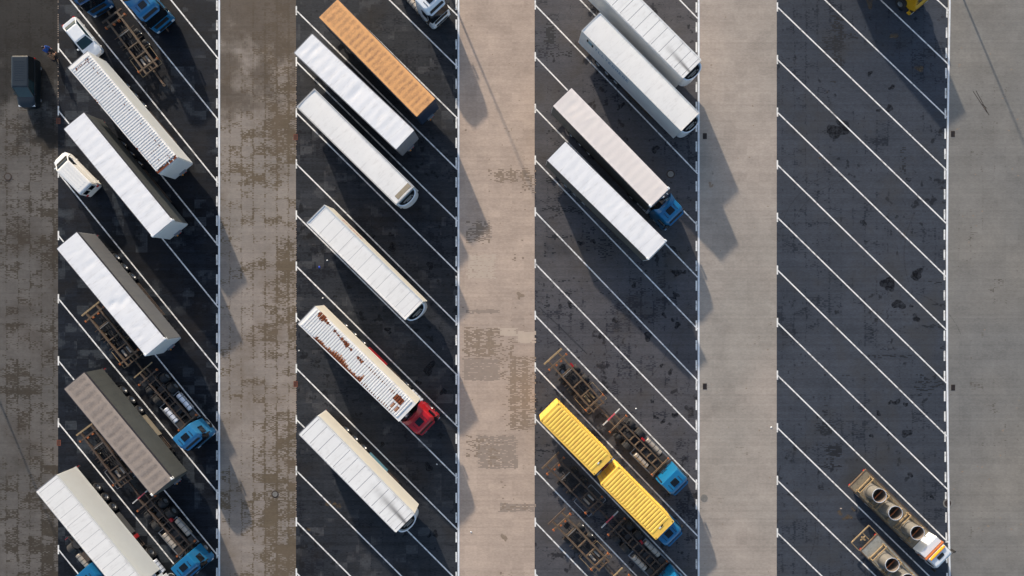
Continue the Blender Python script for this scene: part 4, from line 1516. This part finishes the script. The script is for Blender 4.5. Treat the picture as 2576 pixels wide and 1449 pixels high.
# ------------------------------------------------------------------ flatbed trucks with pipes
def flatbed(label, rear, dirx, cabbed=True, L=9.0, bedm='bed', frame=False):
    a = gp(rear[0], rear[1], 1.25)
    rz = heading(*dirx)
    t = thing('flatbed_truck', label, 'truck', (a.x, a.y, 0), rz, 'flatbed trucks loaded with upright pipes')
    hw = 1.28
    b = MB()
    n = 22
    for i in range(n):
        x0, x1 = i * L / n, (i + 1) * L / n
        b.box(x0, x1 - .012, -hw + .08, hw - .08, 1.12, 1.25)
    b.build('bed', MAT[bedm], t)
    e = MB()
    e.box(0, L, hw - .075, hw, 1.08, 1.29).box(0, L, -hw, -hw + .075, 1.08, 1.29).box(-.1, -.005, -hw, hw, 1.08, 1.27)
    e.build('bed_edge', MAT['steel_brown'], t)
    if frame:
        r = MB()
        r.bar((-1.1, -hw, .9), (-1.1, hw, .9), .1).bar((-1.1, -hw, .9), (0, -hw, .9), .08).bar((-1.1, hw, .9), (0, hw, .9), .08)
        r.bar((-1.1, .25, .88), (-.1, .25, .88), .09).bar((-.8, -.1, .9), (-.3, -.1, .9), .16).bar((-.6, -.45, .9), (-.6, .3, .9), .1)
        r.build('rear_frame', MAT['wood'], t)
    frame_rails(t, .2, L + .9, .42, 1.06, 'chassis')
    for x in (1.6, 2.95, L - .9): axle(t, x)
    for s in (-1, 1):
        MB().box(-.08, -.05, s * .95, s * 1.15, .95, 1.03).build('tail_light', MAT['lamp_red'], t)
        g = MB()
        for z in (.5, .8): g.box(3.8, L - 1.8, s * 1.2, s * 1.25, z, z + .1)
        g.build('side_guard', MAT['chassis'], t)
    # locker behind the cab, orange headboard and beacons
    k = MB()
    k.loft([(1.25, L + .02, L + .78, 1.2, .05, .05), (2.35, L + .02, L + .78, 1.2, .05, .05), (2.42, L + .06, L + .74, 1.16, .05, .05)], 4)
    k.build('locker', MAT['white_cab'], t, smooth=40)
    h = MB()
    h.box(L + .8, L + .88, -1.27, 1.27, 1.25, 2.62)
    h.build('headboard', MAT['rust_orange'], t)
    h = MB()
    h.cyl((L + 1.04, -1.0, 2.75), (L + 1.04, 1.0, 2.75), .1, 10).box(L + .96, L + 1.12, -.8, .8, 2.6, 2.68)
    h.build('beacon_bar', MAT['lamp_amber'], t)
    c0 = L + .92
    c = MB()
    c.loft([(.6, c0, c0 + 1.95, 1.18, .15, .04), (1.5, c0, c0 + 2.0, 1.2, .22, .04), (1.65, c0, c0 + 1.9, 1.2, .24, .04), (2.4, c0, c0 + 1.45, 1.14, .26, .06), (2.62, c0 + .04, c0 + 1.25, 1.05, .26, .1), (2.66, c0 + .2, c0 + 1.05, .9, .2, .1)], 6)
    c.build('cab', MAT['white_cab'], t, smooth=40)
    w = MB()
    w.raw([(c0 + 1.9, -1.0, 1.68), (c0 + 1.9, 1.0, 1.68), (c0 + 1.49, .92, 2.36), (c0 + 1.49, -.92, 2.36)], [(0, 1, 2, 3)])
    w.build('windscreen', MAT['skirt_blue'], t)
    h = MB()
    h.loft([(2.665, c0 + .45, c0 + .8, .4, .05, .05), (2.7, c0 + .46, c0 + .79, .38, .05, .05)], 4)
    h.build('roof_hatch', MAT['black'], t)
    for s in (-1, 1):
        m = MB()
        m.box(c0 + 1.6, c0 + 1.72, s * 1.3, s * 1.5, 1.7, 2.3).bar((c0 + 1.65, s * 1.12, 2.2), (c0 + 1.65, s * 1.32, 2.2), .04)
        m.build('mirror', MAT['black'], t)
        wheel(t, c0 + 1.0, s * 1.04, .48, .32)
        q = MB()
        q.box(c0 + .5, c0 + 1.25, s * 1.19, s * 1.205, 1.6, 2.25)
        q.build('side_window', MAT['glass'], t)
        MB().box(c0 + 1.93, c0 + 2.03, s * .75, s * 1.05, .8, 1.0).build('headlight', MAT['lamp_clear'], t)
    bb = MB()
    bb.loft([(.35, c0 + 1.5, c0 + 2.05, 1.2, .2, .03), (.75, c0 + 1.5, c0 + 2.08, 1.2, .2, .03)], 5)
    bb.build('bumper', MAT['seam'], t)
    return t, L, rz


def pipe(tr, x, y, label, h=1.6, r=.70, clab=''):
    t, L, rz = tr
    c = t.location + Vector((x * math.cos(rz) - y * math.sin(rz), x * math.sin(rz) + y * math.cos(rz), 1.255))
    p = thing('pipe_section', label, 'pipe', c, rz, 'upright steel pipes on the flatbeds')
    I = Matrix.Identity(4)
    MB().lathe([(r - .02, h), (r, h), (r, .05), (r, 0), (r - .02, 0)], I, 40).build('outer_wall', MAT['galv'], p, smooth=40)
    MB().lathe([(r - .02, 0.001), (r - .02, h)], I, 40).build('inner_wall', MAT['pipe_in'], p, smooth=40)
    MB().lathe([(r - .025, h - .02), (r + .02, h - .02), (r + .02, h + .02), (r - .025, h + .02)], I, 40, closed=True).build('flange', MAT['tank'], p, smooth=30)
    MB().lathe([(r + .002, .01), (r + .05, .01), (r + .05, .05), (r + .002, .05)], I, 40, closed=True).build('base_ring', MAT['tank_dull'], p, smooth=30)
    b = MB()
    b.bar((0, -r + .05, h - .25), (0, r - .05, h - .25), .07)
    b.build('brace', MAT['rust_orange'], p)
    w = thing('timber_cradle', clab, 'timber frame', c + Vector((0, 0, .0)), rz, 'timber frames round the pipes')
    for xx in (-.95, .92): MB().box(xx - .06, xx + .06, -1.12, 1.12, .002, .12).build('cross_beam', MAT['wood'], w)
    for yy in (-.98, .98): MB().box(-1.2, 1.2, yy - .05, yy + .05, .124, .22).build('side_beam', MAT['wood'], w)
    for xx in (-.95, .92):
        for yy in (-.98, .98): MB().box(xx - .05, xx + .05, yy - .045, yy + .045, .224, .62).build('post', MAT['wood'], w)
    for yy in (-1.0, 1.0): MB().bar((-.9, yy, .6), (-.2, yy * .95, .26), .05).build('strut', MAT['wood'], w)
    MB().bar((-.95, -.9, .6), (-.95, .9, .6), .09).build('rail', MAT['wood'], w)


F1 = flatbed('flatbed truck with white cab and three upright pipes', (2159, 1204), (171, 168))
F2 = flatbed('flatbed truck with pipes cut by the bottom edge, with open rear frame', (2187.5, 1366), (530, 544), bedm='bed_grey', frame=True)
pipe(F1, 1.75, 0, 'upright pipe nearest the tail of the three pipe truck', clab='timber frame round the pipe nearest the tail of the three pipe truck')
pipe(F1, 4.13, -.12, 'upright middle pipe on the three pipe truck', clab='timber frame round the middle pipe of the three pipe truck')
pipe(F1, 7.1, 0, 'upright pipe just behind the white cab', clab='timber frame round the pipe just behind the white cab')
pipe(F2, 2.07, -.1, 'upright pipe on the lower flatbed, fully in view', clab='timber frame round the fully visible pipe of the lower flatbed')
pipe(F2, 4.3, -.1, 'upright pipe on the lower flatbed, cut by the bottom edge', clab='timber frame round the pipe cut by the bottom edge')

# ------------------------------------------------------------------ yellow truck at the top edge
def yellow_truck():
    f = gp(2314, 14, .8)
    rz = heading(36, 44)
    L = 13.2
    p = Vector((f.x - L * math.cos(rz), f.y - L * math.sin(rz), 0))
    t = thing('box_truck', 'amber yellow truck of which only the nose shows at the top right edge', 'truck', p, rz)
    x1 = L
    c = MB()
    c.loft([(.6, x1 - 2.4, x1 - .05, 1.0, .15, .05), (1.3, x1 - 2.4, x1, 1.0, .2, .05), (1.55, x1 - 2.4, x1 - .3, 1.05, .25, .05), (2.5, x1 - 2.4, x1 - .8, 1.05, .25, .06), (2.65, x1 - 2.3, x1 - 1.0, .95, .25, .1)], 6)
    c.build('cab', MAT['yellow_cab'], t, smooth=40)
    b = MB()
    b.loft([(.4, x1 - .3, x1 + .12, 1.25, .15, .02), (.75, x1 - .3, x1 + .12, 1.25, .15, .02)], 5)
    b.build('bumper', MAT['yellow_cab'], t, smooth=40)
    k = MB()
    for i in range(3): k.box(x1 - .25, x1 + .1, -1.15 + i * .1, -1.1 + i * .1, .76, .8)
    k.box(x1 - .28, x1 + .05, .35, 1.1, .76, .9)
    k.build('grille', MAT['black'], t)
    w = MB()
    w.raw([(x1 - .28, -.9, 1.58), (x1 - .28, .9, 1.58), (x1 - .76, .85, 2.42), (x1 - .76, -.85, 2.42)], [(0, 1, 2, 3)])
    w.build('windscreen', MAT['glass'], t)
    for s in (-1, 1):
        wheel(t, x1 - 1.4, s * 1.12, .55, .4)
        MB().box(x1 + .1, x1 + .16, s * .8, s * 1.1, .5, .65).build('headlight', MAT['lamp_clear'], t)
        m = MB()
        m.box(x1 - .5, x1 - .38, s * 1.2, s * 1.4, 1.7, 2.3).bar((x1 - .45, s * .95, 2.2), (x1 - .45, s * 1.22, 2.2), .05)
        m.build('mirror', MAT['yellow_cab'], t)
        for x in (1.6, 3.0, 4.4): wheel(t, x, s * 1.05, .5, .36)
    bx = MB()
    bx.box(0, L - 2.4, -1.6, 1.45, 1.2, 4.45)
    bx.build('box_body', MAT['yellow_cab'], t)
    frame_rails(t, .2, L - .4, .42, 1.1, 'chassis')
    g = MB()
    g.bar((x1 - 1.8, 0, 2.7), (x1 - .4, .1, 2.7), .5, .3)
    g.build('roof_console', MAT['black'], t)


yellow_truck()


# ------------------------------------------------------------------ cars, vans
def car_like(name, label, cat, pos, rz, L, W, zb, zr, body, glass, hood, trunk, ws, rs, van=False, ribs=0):
    """hood: bonnet length, ws/rs: windscreen and rear window lengths; faces +x, origin at rear"""
    t = thing(name, label, cat, pos, rz)
    hw = W / 2
    P = MAT[body]
    b = MB()
    b.loft([(.22, .1, L - .1, hw - .05, .35, .25), (.4, 0, L, hw, .5, .3), (zb - .18, .02, L - .03, hw, .5, .3), (zb - .03, .1, L - .35, hw - .06, .45, .3), (zb, .2, L - .7, hw - .16, .4, .3)], 7)
    b.build('body', P, t, smooth=40)
    xg0, xg1 = trunk, L - hood
    g = MB()
    g.loft([(zb - .04, xg0, xg1, hw - .1, .25, .12), (zr - .06, xg0 + rs, xg1 - ws, hw - .24 if not van else hw - .13, .12, .1)], 5)
    g.build('window_band', MAT[glass], t, smooth=40)
    r = MB()
    hr = hw - .22 if not van else hw - .1
    r.loft([(zr - .07, xg0 + rs - .05, xg1 - ws + .05, hr, .16, .14), (zr - .02, xg0 + rs, xg1 - ws, hr - .03, .16, .14), (zr, xg0 + rs + .15, xg1 - ws - .15, hr - .2, .1, .1)], 6)
    ro = r.build('roof', P, t, smooth=50)
    if ribs:
        q = MB()
        for i in range(ribs):
            x = xg0 + rs + .5 + i * (xg1 - ws - xg0 - rs - 1.2) / max(1, ribs - 1)
            q.box(x, x + .05, -hr + .3, hr - .3, zr + .001, zr + .018)
        q.build('roof_rib', P, ro)
    # pillars
    for s in (-1, 1):
        pl = MB()
        ya, yb = s * (hw - .1), s * (hr - .01)
        pl.bar((xg0 + .02, ya - s * .05, zb - .03), (xg0 + rs + .02, yb - s * .04, zr - .05), .09)
        pl.bar((xg1 - .12, ya - s * .05, zb - .03), (xg1 - ws - .02, yb - s * .04, zr - .05), .08)
        pl.build('pillar', P, t)
        if van:
            sd = MB()
            xs = xg0 + .1
            sd.raw([(xs, s * (hw - .075), zb - .02), (xg1 - 1.6, s * (hw - .075), zb - .02), (xg1 - 1.7, s * (hw - .095), zr - .06), (xs + rs, s * (hw - .095), zr - .06)], [(0, 1, 2, 3)])
            sd.build('side_panel', P, t)
        m = MB()
        m.box(xg1 - .4, xg1 - .28, s * (hw - .02), s * (hw + .16), zb + .02, zb + .16)
        m.build('mirror', P, t)
        for x in (.85, L - .95): wheel(t, x, s * (hw - .12), .33, .22)
        MB().box(L - .42, L - .12, s * (hw - .5), s * (hw - .12), zb - .26, zb - .14).build('headlight', MAT['lamp_clear'], t)
        MB().box(-.01, .1, s * (hw - .35), s * (hw - .1), zb - .3, zb - .1).build('tail_light', MAT['lamp_red'], t)
    return t


hd = heading(70, 86)
rp = gp(171, 53, .8)
car_like('parked_car', 'white saloon car half hidden behind the ribbed white trailer', 'car', (rp.x, rp.y, 0), hd, 4.6, 1.82, .95, 1.42, 'white_cab', 'glass_teal', 1.1, .4, .85, .75)
hd = heading(-68, -69)
rp = gp(239, 482, .6)
v = car_like('parked_van', 'white panel van between two white tarpaulin trailers and the dirty lane', 'van', (rp.x, rp.y, 0), hd, 5.0, 1.86, 1.15, 1.98, 'white_dirty', 'glass', .5, .05, 1.05, .1, van=True, ribs=0)
bw = MB()
for s in (-1, 1): bw.box(-.03, .03, s * .1, s * .62, 1.25, 1.75)
bw.build('rear_window', MAT['glass'], v)
bd = MB()
bd.box(.04, .09, -.82, .82, .5, 1.9)
bd.build('rear_door', MAT['white_dirty'], v)
rb = MB()
for y in (-.45, -.15, .15, .45): rb.box(.6, 3.2, y - .05, y + .05, 1.982, 1.995)
rb.build('roof_rib', MAT['white_dirty'], v)
rp = gp(70, 147, .8)
car_like('parked_van', 'dark people carrier van standing in the lane at the left edge', 'van', (rp.x, rp.y, 0), -math.pi / 2, 5.15, 1.92, 1.1, 1.92, 'car_dark', 'glass_teal', 1.0, .05, .85, .12, van=True, ribs=9)


# ------------------------------------------------------------------ people
def person(label, pos, rz, top, legs, hairm, crouch=False, arm=0.0):
    t = thing('person', label, 'person', pos, rz, None)
    def skin(name, verts, edges, rad, m, lv=1):
        me = bpy.data.meshes.new(name)
        me.from_pydata(verts, edges, [])
        me.materials.append(m)
        o = bpy.data.objects.new(name, me)
        col.objects.link(o)
        o.parent = t
        sk = o.modifiers.new('s', 'SKIN')
        for i, r_ in enumerate(rad):
            me.skin_vertices[0].data[i].radius = (r_, r_)
        me.skin_vertices[0].data[0].use_root = True
        ss = o.modifiers.new('u', 'SUBSURF')
        ss.levels = lv
        ss.render_levels = lv
        return o
    if crouch:
        hip, ch, nk, hdp = (-.15, 0, .45), (.05, 0, .82), (.14, 0, 1.0), (.2, 0, 1.16)
        kn = [(.3, .16, .5), (.3, -.16, .42)]
        an = [(.05, .16, .1), (-.05, -.16, .1)]
    else:
        hip, ch, nk, hdp = (0, 0, .93), (0, 0, 1.32), (.02, 0, 1.5), (.04, 0, 1.64)
        kn = [(.1, .1, .5), (-.02, -.1, .5)]
        an = [(.05, .11, .09), (-.15, -.11, .1)]
    sh = [(ch[0], .2, ch[2] + .1), (ch[0], -.2, ch[2] + .1)]
    el_ = [(ch[0] + .08 + arm * .1, .3, ch[2] - .15), (ch[0] + .1, -.29, ch[2] - .15)]
    ha = [(ch[0] + .34, .24, ch[2] - .28 + arm * .2), (ch[0] + .3, -.2, ch[2] - .3)]
    v = [hip, ch, nk, hdp, (hip[0], .1, hip[2] - .04), kn[0], an[0], (an[0][0] + .17, an[0][1], .05), (hip[0], -.1, hip[2] - .04), kn[1], an[1], (an[1][0] + .17, an[1][1], .05),
         sh[0], el_[0], ha[0], sh[1], el_[1], ha[1]]
    e = [(0, 1), (1, 2), (2, 3), (0, 4), (4, 5), (5, 6), (6, 7), (0, 8), (8, 9), (9, 10), (10, 11), (1, 12), (12, 13), (13, 14), (1, 15), (15, 16), (16, 17)]
    rd = [.14, .17, .065, .1, .1, .075, .05, .045, .1, .075, .05, .045, .075, .055, .04, .075, .055, .04]
    skin('body', v, e, rd, MAT['skin'])
    # clothes as slightly larger shells
    skin('jacket', [ch, hip, nk, sh[0], el_[0], tuple(Vector(el_[0]).lerp(Vector(ha[0]), .8)), sh[1], el_[1], tuple(Vector(el_[1]).lerp(Vector(ha[1]), .8))],
         [(0, 1), (0, 2), (0, 3), (3, 4), (4, 5), (0, 6), (6, 7), (7, 8)], [.21, .18, .09, .11, .08, .06, .11, .08, .06], MAT[top])
    skin('trousers', [hip, v[4], kn[0], an[0], v[8], kn[1], an[1]], [(0, 1), (1, 2), (2, 3), (0, 4), (4, 5), (5, 6)], [.17, .13, .1, .075, .13, .1, .075], MAT[legs])
    hr = MB()
    hr.lathe([(.115, -.02), (.125, .04), (.1, .12), (.05, .155), (.001, .165)], Matrix.Translation((hdp[0] - .02, 0, hdp[2])), 14)
    hr.build('hair', MAT[hairm], t, smooth=60)
    fc = MB()
    fc.cyl((hdp[0] + .1, 0, hdp[2] - .01), (hdp[0] + .14, 0, hdp[2] - .03), .02, 6)
    fc.build('nose', MAT['skin'], t)
    ear = MB()
    for s in (-1, 1):
        ear.box(hdp[0] - .02, hdp[0] + .02, s * .1, s * .125, hdp[2] - .04, hdp[2] + .03)
        for k in range(5):
            base = Vector(ha[0] if s > 0 else ha[1])
            ear.cyl(base + Vector((.02, s * (-.035 + k * .017), 0)), base + Vector((.1 - abs(k - 2) * .01, s * (-.035 + k * .017), -.03)), .009, 5)
    ear.build('hands', MAT['skin'], t)
    return t


p1 = gp(137, 134)
person('person in a royal blue jacket standing at the end of the first bay line', (p1.x, p1.y, 0), math.radians(-20), 'blue_cloth', 'dark_cloth', 'hair')
p1 = gp(143, 150)
person('person in tan and dark clothes crouching beside the one in the blue jacket', (p1.x, p1.y, 0), math.radians(100), 'tan_cloth', 'dark_cloth', 'hair', crouch=True)


# ------------------------------------------------------------------ lamp posts standing just outside the picture, seen by their shadows
def lamp_post(base, h, label, rz=0.0):
    p = gp(*base)
    t = thing('lamp_post', label, 'lamp post', (p.x, p.y, 0), rz, 'yard lighting posts')
    MB().cyl((0, 0, 0), (0, 0, h), .11, 14, .06).build('pole', MAT['pole'], t, smooth=40)
    a = MB()
    a.box(-.9, .9, -.06, .06, h - .05, h + .07)
    a.build('arm', MAT['pole'], t)
    for s in (-1, 1):
        q = MB()
        q.loft([(h - .12, s * .9 - .25, s * .9 + .25, .18, .05, .05), (h + .12, s * .9 - .2, s * .9 + .2, .12, .05, .05)], 4)
        q.build('lamp_head', MAT['chassis'], t)
    MB().box(-.25, .25, -.25, .25, 0.001, .12).build('base_plate', MAT['concrete'], t)


lamp_post((1100, -90), 9.7, 'tall lamp post above the white tractor of the middle strip, beyond the top edge')
lamp_post((2395, -70), 9.7, 'tall lamp post beyond the top right edge, casting a thin shadow on the right lane')
lamp_post((-60, 870), 8.6, 'tall lamp post beyond the left edge, casting a thin shadow on the brown lane')

scene.render.resolution_x = 1024
scene.render.resolution_y = 576
